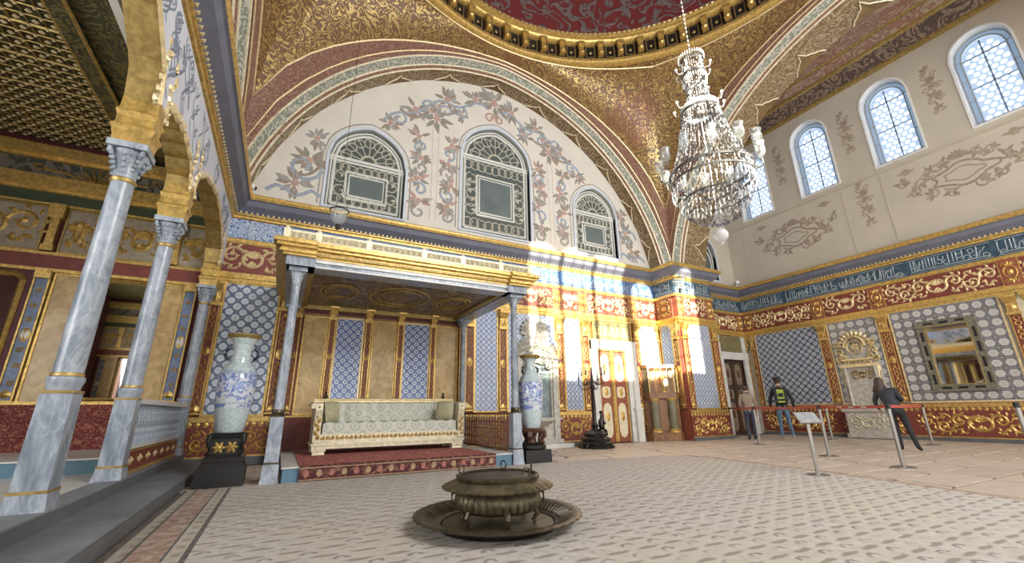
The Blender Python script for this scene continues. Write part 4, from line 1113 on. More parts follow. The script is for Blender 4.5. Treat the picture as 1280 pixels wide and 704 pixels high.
for i in range(NX):
    x = -7.9 + SP*i; lat.tube([(x, 2.6, 6.30), (x, 10.7, 6.30)], .011 if i % 4 else .024, 4, 0, False)
for j in range(NY): y = 2.6 + SP*j; lat.tube([(-7.9, y, 6.30), (-3.3, y, 6.30)], .011 if j % 4 else .024, 4, 0, False)
for i in range(NX):
    for j in range(NY): lat.octa((-7.9 + SP*(i + .5), 2.6 + SP*(j + .5), 6.29), .045, .03, 1); lat.octa((-7.9 + SP*i, 2.6 + SP*j, 6.28), .028, .035, 1)
T(lat.build('gilded_lattice', ['gold_dull', 'gold_pale'], gc), kind='stuff')
bm = MB(); bm.box(-3.35, -3.15, -4, 10.8, 6.12, 6.32); bm.box(-3.15, -2.5, -4, 10.8, 6.22, 6.32); bm.box(-2.5, -2.3, -4, 10.8, 6.05, 6.32); bm.build('ceiling_beam', 'gallery_ceiling_dark', gc)
bm = MB()
for x in (-3.36, -3.13, -2.52, -2.28): bm.tube([(x, -4, 6.14), (x, 10.7, 6.14)], .028, 5, 0, False)
bm.build('gilded_moulding', 'gold', gc)
wgi = MB().box(-1.78, -1.765, -4.4, 10.9, 5.32, 6.4).build('wall_gallery_inner', 'gold_dull'); strct(wgi, 'inner gilded wall strip above the arcade')
wgo = MB().plate([(-11, 0), (4.4, 0), (4.4, 6.5), (-11, 6.5)], [[(-1.4, 1.2), (-.4, 1.2), (-.4, 4.8), (-1.4, 4.8)], [(.4, 1.2), (1.4, 1.2), (1.4, 4.8), (.4, 4.8)]], 0, .2).xf(TR(-7.6, 0, 0) @ RZ(PI/2) @ Matrix.Scale(-1, 4, (1, 0, 0))).build('wall_gallery_outer', 'burgundy_dark'); strct(wgo, 'outer windowed wall of the gallery')
wgf = MB().box(-8, -1.6, -4.5, -4.3, 0, 6.5).build('wall_gallery_front', 'burgundy_dark'); strct(wgf, 'closed end wall of the gallery behind the viewer')
for ch_ in list(wg.children):
    k = copy_tree(ch_, wgf); k.matrix_local = TR(-9.3, -4.3, 0) @ RZ(PI)
dais = strct(MB().box(-7.6, -1.78, 7.92, 10.8, .262, .43).build('floor_dais', 'teal_paint'), 'raised white dais with teal riser in front of the divan'); MB().box(-7.6, -1.78, 7.90, 10.8, .43, .45).build('dais_top', 'white_floor', dais)

# gallery furniture --------------------------------------------------------------------------------------------
dv = empty('divan', (-4.6, 10.4, .45), 'long red patterned divan along the gallery end wall', 'divan')
MB().box(-2.8, 2.58, -.46, .24, .22, .42).build('seat_cushion', 'divan_red', dv); MB().box(-2.8, 2.58, .02, .24, .42, .73).build('back_cushion', 'divan_red', dv); MB().box(-2.8, 2.58, -.44, .24, 0, .215).build('base_front', 'divan_red', dv)

def column(parent_loc, s, zped, zshaft, zcap, r, pw, label, cat='column', group=None, name='arcade_column', rings='gold_dull'):
    c = empty(name, parent_loc, label, cat, group)
    p = MB(); p.taper(-pw*.62, pw*.62, -pw*.62, pw*.62, 0, zped*.16, .84); p.taper(-pw*.5, pw*.5, -pw*.5, pw*.5, zped*.16, zped, .93)
    p.build('pedestal', 'grey_marble', c)
    q = MB(); k = pw*.54; q.box(-k, k, -k, k, zped*.155, zped*.18); k = pw*.49; q.box(-k, k, -k, k, zped - .012, zped + .012); q.build('pedestal_band', rings, c)
    b = MB(); b.lathe([(pw*.47, zped), (pw*.48, zped + .03), (r*1.12, zped + .06), (r*1.22, zped + .09), (r*1.2, zped + .12), (r*1.03, zped + .13)], 20); b.build('base', 'grey_marble', c, True)
    sh = MB(); sh.lathe([(r, zped + .13), (r*1.0, zped + (zshaft - zped)*.4), (r*.88, zshaft)], 24); sh.build('shaft', 'grey_marble', c, True)
    g = MB(); g.lathe([(r*.92, zshaft - .05), (r*1.02, zshaft - .035), (r*1.02, zshaft - .015), (r*.9, zshaft)], 20); g.lathe([(r*1.06, zped + .13), (r*1.08, zped + .145), (r*1.0, zped + .16)], 20); g.build('bronze_ring', rings, c, True)
    h = zcap - zshaft; cp = MB(); cp.lathe([(r*.88, zshaft), (r*.95, zshaft + h*.3), (r*1.25, zshaft + h*.62), (r*1.5, zshaft + h*.78)], 16)
    cp.box(-r*1.55, r*1.55, -r*1.55, r*1.55, zshaft + h*.82, zcap)
    for a in range(4):
        an = PI/4 + a*PI/2
        for k in range(5): t = k/4; cp.sphere((r*(1.0 + .75*t)*cos(an), r*(1.0 + .75*t)*sin(an), zshaft + h*(.25 + .5*t)), r*.22, 6, 4)
        cp.sphere((r*1.72*cos(an), r*1.72*sin(an), zshaft + h*.68), r*.27, 7, 5)
        an = a*PI/2
        for k in range(4): t = k/3; cp.sphere((r*(.95 + .45*t)*cos(an), r*(.95 + .45*t)*sin(an), zshaft + h*(.15 + .5*t)), r*.24, 6, 4)
    cp.build('capital', 'grey_marble', c, False)
    return c
for y, lab in ((1.2, None), (5.03, 'tall grey marble column on a square pedestal standing at the open end of the balustrade side, widest of the arcade columns'), (6.90, 'grey marble arcade column where the white balustrade begins'), (10.45, 'slim grey marble column in the corner where the balustrade ends')):
    if lab is None: continue
    if y == 5.03: lab = 'grey marble arcade column with the open gallery floor on both sides'
    column((-1.63, y, .262), 1, .91, 2.93, 3.28, .100, .22, lab, 'column', 'columns of the side arcade')
# balustrade of the gallery
bl = empty('gallery_balustrade', (-1.63, 8.72, .262), 'white openwork marble balustrade with red lower panel between arcade columns', 'balustrade')
MB().box(-.07, .07, -1.66, 1.62, .86, .92).build('handrail', 'white_marble', bl); MB().box(-.05, .05, -1.58, 1.58, .30, .35).build('lower_rail', 'white_marble', bl)
lp = MB().box(-.04, .04, -1.58, 1.58, .05, .30).build('lower_panel', 'burgundy', bl); MB().box(-.06, .06, -1.58, 1.58, 0, .05).build('bottom_rail', 'gold', bl); MB().box(-.05, .05, -1.58, 1.58, .28, .31).build('gilded_strip', 'gold', bl)
g = MB(); g.disc(0, 0, .06, .02, 0, 7); g.leaf(0, 0, 0, .14, .06, .02); g.leaf(0, 0, PI, .14, .06, .02); gm = g.mesh('gilded_flower', 'gold_pale')
for i in range(7): link('gilded_flower', gm, lp, TR(.041, -1.3 + i*.43, .17) @ RZ(PI/2))
bal = MB(); bal.lathe([(.012, .35), (.028, .40), (.014, .44), (.034, .50), (.012, .555), (.034, .61), (.014, .67), (.034, .73), (.012, .78), (.03, .83), (.014, .86)], 6)
bm_ = bal.mesh('baluster', 'grey_marble', True)
for i in range(23): link('baluster', bm_, bl, TR(0, -1.52 + i*.138, 0))
m = MB()
for z in (.50, .61, .73): m.box(-.015, .015, -1.56, 1.56, z - .012, z + .012)
m.build('cross_rail', 'white_marble', bl)

# throne platform, rug, canopy ------------------------------------------------------------------------------------
PX0, PX1, PY0 = .16, 3.95, 7.53
tp = empty('throne_platform', (2.07, 9.1, 0), 'low teal painted platform with white top under the throne canopy', 'platform')
MB().box(PX0 - 2.07, PX1 - 2.07, PY0 - 9.1, 1.62, 0, .20).build('base', 'teal_paint', tp); MB().box(PX0 - 2.09, PX1 - 2.05, PY0 - 9.12, 1.62, .20, .22).build('top_slab', 'white_marble', tp)
rug = empty('throne_rug', (2.0, 8.3, .22), 'red oriental rug with dark flowered border draped over the platform edge', 'rug')
rx0, rx1 = -1.62, 1.60
MB().box(rx0, rx1, -.80, 1.9, 0, .014).build('field', 'rug_red', rug); m = MB(); m.box(rx0, rx1, -.825, -.80, -.205, .014); rb = m.build('hanging_border', 'rug_border', rug)
for nm, mt, par in (('flower_pink', 'rug_medallion_pink', 0), ('flower_gold', 'rug_medallion_gold', 1)):
    me = MB().disc(0, 0, .042, .004, 0, 10, 0, .05).mesh('flower', mt)
    for i in range(18):
        if i % 2 == par: link('flower', me, rb, TR(rx0 + .10 + i*.178, -.826, -.10))
m = MB(); m.box(rx0, rx1, -.83, -.825, -.03, -.015); m.box(rx0, rx1, -.83, -.825, -.195, -.18); m.build('border_line', 'rug_medallion_gold', rb)

can = empty('throne_canopy', (2.06, 7.66, 0), 'marble and gilt throne canopy on slender columns over the sofa', 'canopy')
def can_col(x, y):
    pw, r = .2, .070
    p = MB(); p.taper(x - .125, x + .125, y - .125, y + .125, 0, .06, .92); p.taper(x - .112, x + .112, y - .112, y + .112, .06, .28, .93); p.taper(x - .095, x + .095, y - .095, y + .095, .28, .93, .95)
    c = p.build('column_pedestal', 'grey_marble', can)
    q = MB(); q.box(x - .108, x + .108, y - .108, y + .108, .27, .295); c_r = q.build('base_band', 'bronze', c); q = MB(); q.lathe([(.10, .93), (.10, .95), (.078, .97), (.09, 1.0), (.078, 1.04)], 16, (x, y)); q.build('base_ring', 'bronze', c, False)
    s = MB(); s.lathe([(r, 1.04), (r, 1.9), (r*.86, 3.02)], 20, (x, y)); s.build('column_shaft', 'grey_marble', can, True)
    k = MB(); k.lathe([(r*.9, 3.0), (r*1.1, 3.02), (r*.9, 3.04), (r*1.0, 3.12), (r*1.5, 3.22), (r*1.75, 3.24)], 16, (x, y)); k.box(x - .14, x + .14, y - .14, y + .14, 3.24, 3.31)
    for a in range(4):
        for q_ in range(4): t = q_/3; k.sphere((x + r*(1 + .8*t)*cos(PI/4 + a*PI/2), y + r*(1 + .8*t)*sin(PI/4 + a*PI/2), 3.08 + .14*t), r*.25, 6, 4)
    k.build('column_capital', 'grey_marble', can)
for x, y in ((-2.06, 0), (2.05, 0), (-2.06, 2.86), (2.05, 2.86)): can_col(x, y)
cb = MB(); y0, y1 = -.17, 3.08; X0, X1 = -2.24, 2.23
cb.box(X0, X1, y0, y0 + .34, 3.31, 3.46); cb.box(X0, X0 + .34, y0 + .34, y1, 3.31, 3.46); cb.box(X1 - .34, X1, y0 + .34, y1, 3.31, 3.46)
cb.box(X0 - .02, X0 + .42, y0 - .06, y0 + .34, 3.31, 3.47); cb.box(X1 - .42, X1 + .02, y0 - .06, y0 + .34, 3.31, 3.47)
cb.build('marble_beam', 'grey_marble', can)
wb = MB(); wb.box(X0 - .02, X1 + .02, y0 - .03, y0, 3.40, 3.46); wb.box(X0 - .02, X1 + .02, y0 - .03, y0, 3.31, 3.335); wb.build('white_fillet', 'white_marble', can)
gc_ = MB()
for z0, z1, d in ((3.46, 3.50, .05), (3.50, 3.54, .10), (3.54, 3.58, .08), (3.58, 3.63, .15), (3.63, 3.68, .20), (3.68, 3.71, .17)):
    gc_.box(X0 - d, X1 + d, y0 - d, y1, z0, z1); gc_.box(X0 - d - .03, X0 + .42, y0 - d - .07, y0, z0, z1); gc_.box(X1 - .42, X1 + d + .03, y0 - d - .07, y0, z0, z1)
gc_.build('gilded_cornice', 'gold', can)
bd = MB()
for i in range(110): x = X0 + (X1 - X0)*i/109; bd.octa((x, y0 - .11, 3.52), .02, .02)
T(bd.build('beading', 'gold_pale', can), kind='stuff')
pp = MB(); yb = y0 - .12
pp.box(X0 - .1, X1 + .1, yb, yb + .05, 3.71, 3.75); pp.box(X0 - .1, X1 + .1, yb - .01, yb + .06, 3.85, 3.89)
for sx in (X0 - .1, X1 + .05): pp.box(sx, sx + .05, yb, y1, 3.71, 3.75); pp.box(sx - .005, sx + .055, yb, y1, 3.85, 3.89)
pp.build('parapet_rail', 'ivory_gold', can)
posts = [X0 - .06, X0 + .42, -1.0, 0.0, .78, X1 - .62, X1 + .06]
pm_ = MB().box(-.05, .05, -.02, .07, 3.71, 3.90).sphere((0, .025, 3.925), .035, 8, 5).mesh('parapet_post', 'ivory_gold')
for x in posts: link('parapet_post', pm_, can, TR(x, yb, 0))
for a, b in zip(posts, posts[1:]):
    f = MB(); n = max(3, int((b - a)/.11)); w_ = (b - a - .1)/n
    for i in range(n):
        cx_ = a + .05 + (i + .5)*w_
        f.strip([(cx_ + w_*.45*cos(2*PI*k/10), 3.80 + .05*sin(2*PI*k/10)) for k in range(11)], .014, .015); f.strip([(cx_ - w_*.5, 3.755), (cx_ + w_*.5, 3.85)], .010, .015); f.strip([(cx_ + w_*.5, 3.755), (cx_ - w_*.5, 3.85)], .010, .015)
    f.build('fretwork_panel', 'ivory_gold', can, mw=TR(0, yb + .01, 0)); MB().box(a + .04, b - .04, yb + .025, yb + .04, 3.74, 3.86).build('fretwork_backing', 'gold_dull', can)
for sx in (X0 - .075, X1 + .075): MB().box(sx - .012, sx + .012, yb + .04, y1, 3.74, 3.86).build('side_parapet', 'ivory_gold', can)
sf = MB().box(X0 + .3, X1 - .3, y0 + .3, y1, 3.40, 3.46).build('soffit', 'canopy_soffit', can)
m = MB(); m.box(X0 + .34, X1 - .34, y0 + .34, y0 + .44, 3.34, 3.40); m.box(X0 + .34, X0 + .44, y0 + .34, y1, 3.34, 3.40); m.box(X1 - .44, X1 - .34, y0 + .34, y1, 3.34, 3.40); m.box(X0 + .34, X1 - .34, y1 - .12, y1, 3.30, 3.40); m.build('soffit_frame', 'gold_dull', sf)
m = MB()
for cx_, a, b in ((0, .62, .5), (-1.25, .36, .34), (1.25, .36, .34)):
    for k, t in ((1, .03), (.75, .02)): m.tube([(cx_ + a*k*cos(2*PI*i/28), 1.5 + b*1.6*k*sin(2*PI*i/28), 3.395) for i in range(29)], t, 5, 0, False)
m.build('soffit_medallion', 'gold_dull', sf)
# wooden side balustrade of the throne
for sx, lab in ((2.05, 'brown turned wood balustrade between the canopy columns beside the sofa'),):
    ob = empty('throne_balustrade', (2.06 + sx, 9.09, .22), lab, 'balustrade')
    MB().box(-.05, .05, -1.28, 1.2, .68, .73).build('handrail', 'mid_wood', ob); MB().box(-.04, .04, -1.28, 1.2, 0, .05).build('bottom_rail', 'mid_wood', ob)
    m = MB()
    for z in (.22, .40, .54): m.box(-.012, .012, -1.28, 1.2, z - .01, z + .01)
    m.build('cross_rail', 'mid_wood', ob)
    b = MB().lathe([(.012, .05), (.026, .10), (.012, .15), (.030, .22), (.012, .29), (.026, .345), (.012, .40), (.028, .47), (.012, .54), (.026, .60), (.012, .68)], 7).mesh('baluster', 'mid_wood', True)
    for i in range(18): link('baluster', b, ob, TR(0, -1.22 + i*.14, 0))

# sofa ----------------------------------------------------------------------------------------------------------------
so = empty('sofa', (2.12, 9.62, .234), 'long carved gilt wooden sofa upholstered in pale green damask', 'sofa')
W2 = 1.50
fr = MB(); fr.box(-W2, W2, -.46, .40, .10, .16); fr.box(-W2 - .02, W2 + .02, -.48, .42, .16, .20); fr.box(-W2 + .02, W2 - .02, -.45, .38, .20, .24); fr.box(-W2 + .04, W2 - .04, -.44, .38, .24, .36)
fr.build('base_frame', 'ivory_gold', so)
g = MB(); n = 34
for i in range(n): x = -W2 + .1 + (2*W2 - .2)*i/(n - 1); g.strip(spiral(x, .30, .04, i*PI, 1.0 if i % 2 else -1.0, 8), .012, .015); g.leaf(x, .28, PI/2, .06, .04, .015)
g.build('carved_apron', 'gold', so, mw=TR(0, -.442, 0))
ft = MB(); ft.taper(-.11, .11, -.09, .09, 0, .055, .85); ft.box(-.12, .12, -.10, .10, .055, .10); fm = ft.mesh('foot', 'ivory_gold')
for x in (-W2 + .13, W2 - .13):
    for y in (-.36, .30): link('foot', fm, so, TR(x, y, 0))
m = MB(); n = 12
for i in range(n):
    a = -W2 + .16 + (2*W2 - .32)*i/n; b = a + (2*W2 - .32)/n; c_ = (a + b)/2
    m.add([(a, -.43, .36), (b, -.43, .36), (c_, -.45, .46), (a, -.42, .55), (b, -.42, .55), (c_, -.40, .585), (a, .2, .55), (b, .2, .55), (c_, .2, .585)], [(0, 1, 2), (0, 2, 5, 3), (2, 1, 4, 5), (3, 5, 8, 6), (5, 4, 7, 8)])
m.build('seat_cushion', 'damask', so, True)
m = MB(); n = 12
for i in range(n):
    a = -W2 + .16 + (2*W2 - .32)*i/n; b = a + (2*W2 - .32)/n; c_ = (a + b)/2
    m.add([(a, .20, .54), (b, .20, .54), (c_, .15, .54), (a, .27, .95), (b, .27, .95), (c_, .235, .95), (a, .30, .95), (b, .30, .95)], [(0, 2, 5, 3), (2, 1, 4, 5), (3, 5, 4, 7, 6)])
m.build('back_cushion', 'damask', so, True)
bk_ = MB(); bk_.box(-W2, W2, .30, .40, .24, .96); bk_.build('back_panel', 'ivory_gold', so)
m = MB(); m.box(-W2 - .02, W2 + .02, .22, .42, .955, .99); m.tube([(-W2, .26, 1.005), (W2, .26, 1.005)], .03, 8); m.build('top_rail', 'gold_pale', so)
for sg in (-1, 1):
    a = MB(); prof = [(-.48, .22), (-.48, .60), (-.52, .80), (-.50, .92), (-.40, .94), (-.1, .92), (.30, .96), (.38, .96), (.38, .22)]
    x0, x1 = sorted((sg*W2, sg*(W2 - .13))); nn = len(prof)
    a.add([(x0, y, z) for y, z in prof] + [(x1, y, z) for y, z in prof], [tuple(range(nn)), tuple(reversed(range(nn, 2*nn)))] + [(i, nn + i, nn + (i + 1) % nn, (i + 1) % nn) for i in range(nn)])
    a.tube([(sg*(W2 + .03), -.50, .88), (sg*(W2 + .03), .36, .92)], .055, 10); ar = a.build('arm', 'ivory_gold', so)
    g = MB()
    for k in range(8): g.leaf(sg*(W2 - .065), .26 + k*.075, PI/2 + (.4 if k % 2 else -.4), .12, .07, .02)
    g.disc(sg*(W2 - .065), .85, .065, .04, 0, 10); g.build('carved_front', 'gold', ar, mw=TR(0, -.485, 0))
    fn = MB(); fn.lathe([(.02, .99), (.05, 1.0), (.03, 1.03), (.05, 1.08), (.02, 1.12), (.035, 1.15), (.005, 1.18)], 8, (sg*(W2 - .22), .32)); fn.build('finial', 'bronze_olive', so, True)
def pillow(name, loc, sx, sy, sz, rot, label, mat='cushion'):
    m = MB(); N = 10
    vs = []; 
    for j in range(N + 1):
        for i in range(N + 1):
            u, v = i/N*2 - 1, j/N*2 - 1; k = (1 - abs(u)**3)*(1 - abs(v)**3); vs.append((u*sx*(1 - .06*abs(v)), v*sz*(1 - .06*abs(u)), sy*max(.02, k)**.5))
    V_ = [(x, -y, z) for x, z, y in vs] + [(x, y, z) for x, z, y in vs]; fs = []
    K = N + 1
    for j in range(N):
        for i in range(N):
            a = j*K + i; fs.append((a, a + 1, a + K + 1, a + K)); b = K*K; fs.append((b + a, b + a + K, b + a + K + 1, b + a + 1))
    o = m.add(V_, fs).build(name, mat, None, True); o.location = loc; o.rotation_euler = rot; T(o, label, 'cushion'); return o
pillow('cushion', (2.12 - 1.24, 9.45, .815 + .19), .20, .09, .185, (-.15, 0, .9), 'pale upright cushion at the left arm of the gilt sofa', 'damask') if False else None
pillow('cushion', (2.12 - 1.20, 9.36, .234 + .575 + .20), .19, .10, .20, (-.18, 0, .75), 'olive cushion leaning on the sofa arm away from the wooden balustrade')
pillow('cushion', (2.12 + 1.14, 9.36, .234 + .575 + .20), .21, .10, .20, (-.2, 0, -.75), 'olive cushion leaning on the sofa arm beside the wooden balustrade')

# vases on stands --------------------------------------------------------------------------------------------------------
def vase(loc, label, prof, rim, hscale=1.0, handles=True):
    v = empty('floor_vase', loc, label, 'vase'); MB().lathe(prof, 32).build('body', 'porcelain', v, True)
    zt = prof[-1][1]; m = MB(); m.lathe([(rim*.80, zt - .06), (rim, zt - .02), (rim*1.02, zt), (rim*.9, zt + .012), (rim*.6, zt - .03)], 28, cap=False); m.build('rim', 'gold_dull' if handles else 'porcelain_plain', v, True)
    for sg in (-1, 1):
        h = MB(); r0 = prof[-3][0]; z = zt - .30
        h.tube([(sg*(r0 + .0), 0, z + .08), (sg*(r0 + .05), 0, z + .05), (sg*(r0 + .06), 0, z - .02), (sg*(r0 + .03), 0, z - .07), (sg*(r0 + .0), 0, z - .09)], [.012, .024, .028, .022, .01], 7); h.build('dragon_handle', 'vase_dark', v, True)
    m = MB(); r = prof[4][0]
    for z, rr in ((prof[3][1], prof[3][0]), (prof[5][1], prof[5][0])): MB().lathe([(rr*1.0, z - .012), (rr*1.02, z), (rr*1.0, z + .012)], 32, cap=False).build('painted_band', 'porcelain_plain', v, True)
    return v
VP = [(.175, 0), (.19, .02), (.215, .20), (.245, .42), (.262, .70), (.255, .86), (.20, .97), (.145, 1.02), (.125, 1.14), (.13, 1.26), (.16, 1.36), (.215, 1.44), (.22, 1.46)]
def zone(prof, dz): return prof
vase((-.62, 7.93, .72), 'tall pale blue and white porcelain floor vase on carved black stand beside the gallery step', VP, .235)
VP2 = [(.17, 0), (.185, .02), (.215, .20), (.245, .45), (.262, .72), (.25, .90), (.19, 1.02), (.125, 1.10), (.10, 1.20), (.10, 1.28), (.13, 1.36), (.19, 1.42), (.20, 1.44)]
vase((4.55, 7.80, .64), 'tall blue painted porcelain floor vase on dark footed stand beside the canopy column', VP2, .22)
s1 = empty('vase_stand', (-.62, 7.93, 0), 'square carved black wood vase stand with gilt flower, beside the gallery step', 'stand')
m = MB(); m.taper(-.30, .30, -.28, .28, 0, .26, .97); m.build('plinth', 'black_wood', s1); m = MB(); m.taper(-.28, .28, -.265, .265, .26, .33, .88); m.box(-.255, .255, -.245, .245, .33, .38); m.taper(-.24, .24, -.23, .23, .38, .43, .85); m.build('moulding', 'black_wood', s1)
m = MB(); m.box(-.18, .18, -.17, .17, .43, .64); m.taper(-.19, .19, -.18, .18, .64, .72, 1.12)
for sx in (-1, 1):
    for sy in (-1, 1): m.tube([(sx*.205, sy*.195, .43), (sx*.18, sy*.17, .5), (sx*.215, sy*.205, .6), (sx*.205, sy*.195, .70)], [.04, .025, .03, .04], 6)
m.build('carved_block', 'black_wood', s1)
g = MB(); g.disc(-.08, .52, .05, .03, 0, 7); g.disc(.08, .52, .05, .03, 0, 7)
for k in range(6):
    for x in (-.08, .08): g.leaf(x, .52, k*PI/3, .09, .05, .02)
g.build('gilt_flower', 'gold', s1, mw=TR(0, -.172, 0))
s2 = empty('vase_stand', (4.55, 7.80, 0), 'dark carved wood vase stand with curved feet on a square plinth beside the canopy column', 'stand')
MB().taper(-.29, .29, -.28, .28, 0, .24, .98).build('plinth', 'black_wood', s2); m = MB(); m.lathe([(.26, .24), (.285, .27), (.285, .32), (.25, .36), (.2, .37)], 20); m.build('moulding', 'black_wood', s2, True)
m = MB(); m.lathe([(.2, .55), (.27, .56), (.29, .60), (.26, .64)], 20); m.lathe([(.10, .36), (.08, .46), (.12, .56)], 12)
m.build('top', 'dark_wood', s2, True)
lg = MB(); lg.tube([(.27, 0, .58), (.28, 0, .50), (.22, 0, .42), (.26, 0, .36)], [.05, .045, .03, .045], 7); lm = lg.mesh('leg', 'dark_wood', True)
for a in range(5): link('leg', lm, s2, RZ(a*2*PI/5 + .3))

# carpet ---------------------------------------------------------------------------------------------------------------------
cp = empty('carpet', (2.5, 3.0, 0), 'huge worn beige carpet with rows of brown motifs and striped side border', 'carpet')
L = lambda pts, z: [(x - 2.5, y - 3.0) for x, y in pts]
CPTS = [(-.44, -3.6), (6.35, -3.6), (6.65, -.6), (7.08, 1.87), (7.45, 3.3), (7.74, 4.55), (7.92, 5.9), (7.96, 6.9), (7.0, 7.16), (5.8, 7.42), (4.82, 7.50), (-.44, 7.50)]
MB().prism(L(CPTS, 0), .001, .012).build('field', 'carpet_field', cp)
for x0, x1, mt in ((-.98, -.93, 'carpet_line_dark'), (-.93, -.84, 'carpet_border_beige'), (-.84, -.82, 'carpet_line_dark'), (-.82, -.60, 'carpet_border_rose'), (-.60, -.58, 'carpet_line_dark'), (-.58, -.48, 'carpet_border_beige'), (-.48, -.44, 'carpet_line_dark')):
    MB().box(x0 - 2.5, x1 - 2.5, -6.6, 4.50, .001, .0125).build('border_stripe', mt, cp)
edge = [(x, y) for x, y in CPTS[1:9]]
m = MB()
for (a, b), (c, d) in zip(edge, edge[1:]): m.add([(a - 2.5 - .16, b - 3, .0125), (a - 2.5, b - 3, .0125), (c - 2.5, d - 3, .0125), (c - 2.5 - .16, d - 3 - .03, .0125)], [(0, 1, 2, 3)])
m.build('side_border', 'carpet_border_rose', cp)

# carved marble fountain niche in the back wall ----------------------------------------------------------------------------------
nf = empty('wall_fountain', (6.45, YB, 0), 'carved grey marble wall fountain niche with leafy crest behind the tall vase', 'fountain')
m = MB(); m.plate([(-.72, .08), (.72, .08), (.72, 2.55), (-.72, 2.55)], [arched(-.46, .46, .62, 2.1, 2.48, 8, .1)], -.14, -.02); m.build('surround', 'carved_stone', nf)
MB().plate(arched(-.46, .46, .62, 2.1, 2.48, 8, .1), [], -.05, -.02).build('niche_back', 'niche_marble', nf)
m = MB(); m.lathe([(.05, .50), (.2, .55), (.36, .66), (.44, .70), (.42, .74), (.30, .70)], 16, (0, -.14), a0=PI, a1=2*PI); m.build('basin', 'carved_stone', nf, True)
m = MB(); m.box(-.78, .78, -.22, -.02, .08, .20); m.box(-.80, .80, -.18, -.02, .72, .78)
for sx in (-1, 1): m.box(sx*.60 - .09, sx*.60 + .09, -.20, -.14, .2, 2.4)
m.build('pilasters', 'carved_stone', nf)
st = MB()     # scalloped hood and arched hood moulding
for k in range(9): a = PI*(k + .5)/9; st.leaf(.0, 2.30, a, .50, .16, .07)
st.strip([(.66*cos(PI*i/16), 2.42 + .36*sin(PI*i/16)) for i in range(17)], .07, .10); st.strip([(.50*cos(PI*i/16), 2.36 + .24*sin(PI*i/16)) for i in range(17)], .04, .08)
for sg in (-1, 1): st.strip([(sg*.66, 2.42), (sg*.78, 2.40)], .06, .08); st.strip(spiral(sg*.42, 2.22, .12, PI/2, sg*1.2, 12), .035, .06)
st.build('hood', 'carved_stone', nf, mw=TR(0, -.15, 0))
cr = MB(); r = random.Random(8); z0 = 2.78
cr.strip([(.20*cos(2*PI*i/20), 3.12 + .22*sin(2*PI*i/20)) for i in range(21)], .045, .06); cr.disc(0, 3.12, .15, .06, 0, 12)
for k in range(13): a = PI*(k + .5)/13; cr.leaf(.22*cos(a), 3.1 + .22*sin(a), a, .28 + .12*sin(a), .14, .06)
for sg in (-1, 1):
    for x, z, R in ((.30, 2.95, .15), (.50, 2.80, .13), (.36, 3.25, .11), (.62, 2.72, .09)):
        cr.strip(spiral(sg*x, z, R, r.uniform(0, 6), sg*1.2, 12), .035, .06)
        for q in range(4): cr.leaf(sg*x, z, r.uniform(0, 6.28), R*1.3, R*.6, .06)
    cr.disc(sg*.70, 2.75, .07, .08, 0, 8); cr.leaf(sg*.70, 2.78, PI/2, .22, .12, .06)
cr.plate([(-.55, 2.55), (.55, 2.55), (.45, 2.95), (.2, 3.3), (0, 3.42), (-.2, 3.3), (-.45, 2.95)], [], 0, .04)
cr.build('carved_crest', 'carved_stone', nf, mw=TR(0, -.10, 0))
stp = T(MB().box(-.80, .80, -.55, -.26, 0, .10).build('marble_step', 'white_marble'), 'low white marble step in front of the fountain niche', 'step'); stp.location = (6.55, YB, 0)

# main door ----------------------------------------------------------------------------------------------------------------------
dm = MB(); dm.box(8.46, 8.70, -.16, .0, 0, 3.10); dm.box(9.88, 10.32, -.16, 0, 0, 3.10); dm.box(8.46, 10.32, -.18, 0, 2.82, 3.12); dm.box(10.02, 10.28, -.26, -.16, 0, 1.0); dm.box(10.05, 10.25, -.22, -.16, 1.0, 3.12); dm.box(9.98, 10.30, -.28, -.16, .95, 1.02)
dm = strct(dm.xf(F_BACK).build('door_2', 'white_marble'), 'tall door of white and red inlaid leaves with gilt edges in marble frame')
leafdoor(dm, F_BACK, 8.72, 9.27, 0.02, 2.78, -.08, 'red_brown', 'ivory_gold', 'gold'); leafdoor(dm, F_BACK, 9.31, 9.86, 0.02, 2.78, -.08, 'red_brown', 'ivory_gold', 'gold')
m = MB(); m.box(9.255, 9.325, -.13, -.06, 0.02, 2.80); m.box(8.70, 9.88, -.14, -.04, 2.78, 2.83); m.build('gilded_meeting_post', 'gold', dm, mw=F_BACK)
p = MB().box(8.60, 10.20, -.10, -.02, 3.14, 3.76).build('inscription_board', 'wood_green', dm, mw=F_BACK); frame_rect(8.62, 10.18, 3.16, 3.74, .04, .14).build('frame', 'gold', p)
m = MB(); r = random.Random(2)
for i in range(16): m.strip([(8.75 + i*.085, 3.28), (8.78 + i*.085, 3.58 if i % 3 else 3.42)], .016, .01, -.10); 
for i in range(8): m.strip(spiral(8.8 + i*.17, 3.42, .08, i, 1, 8, .5), .014, .01, -.10)
m.build('gilt_script', 'gold_dull', p)

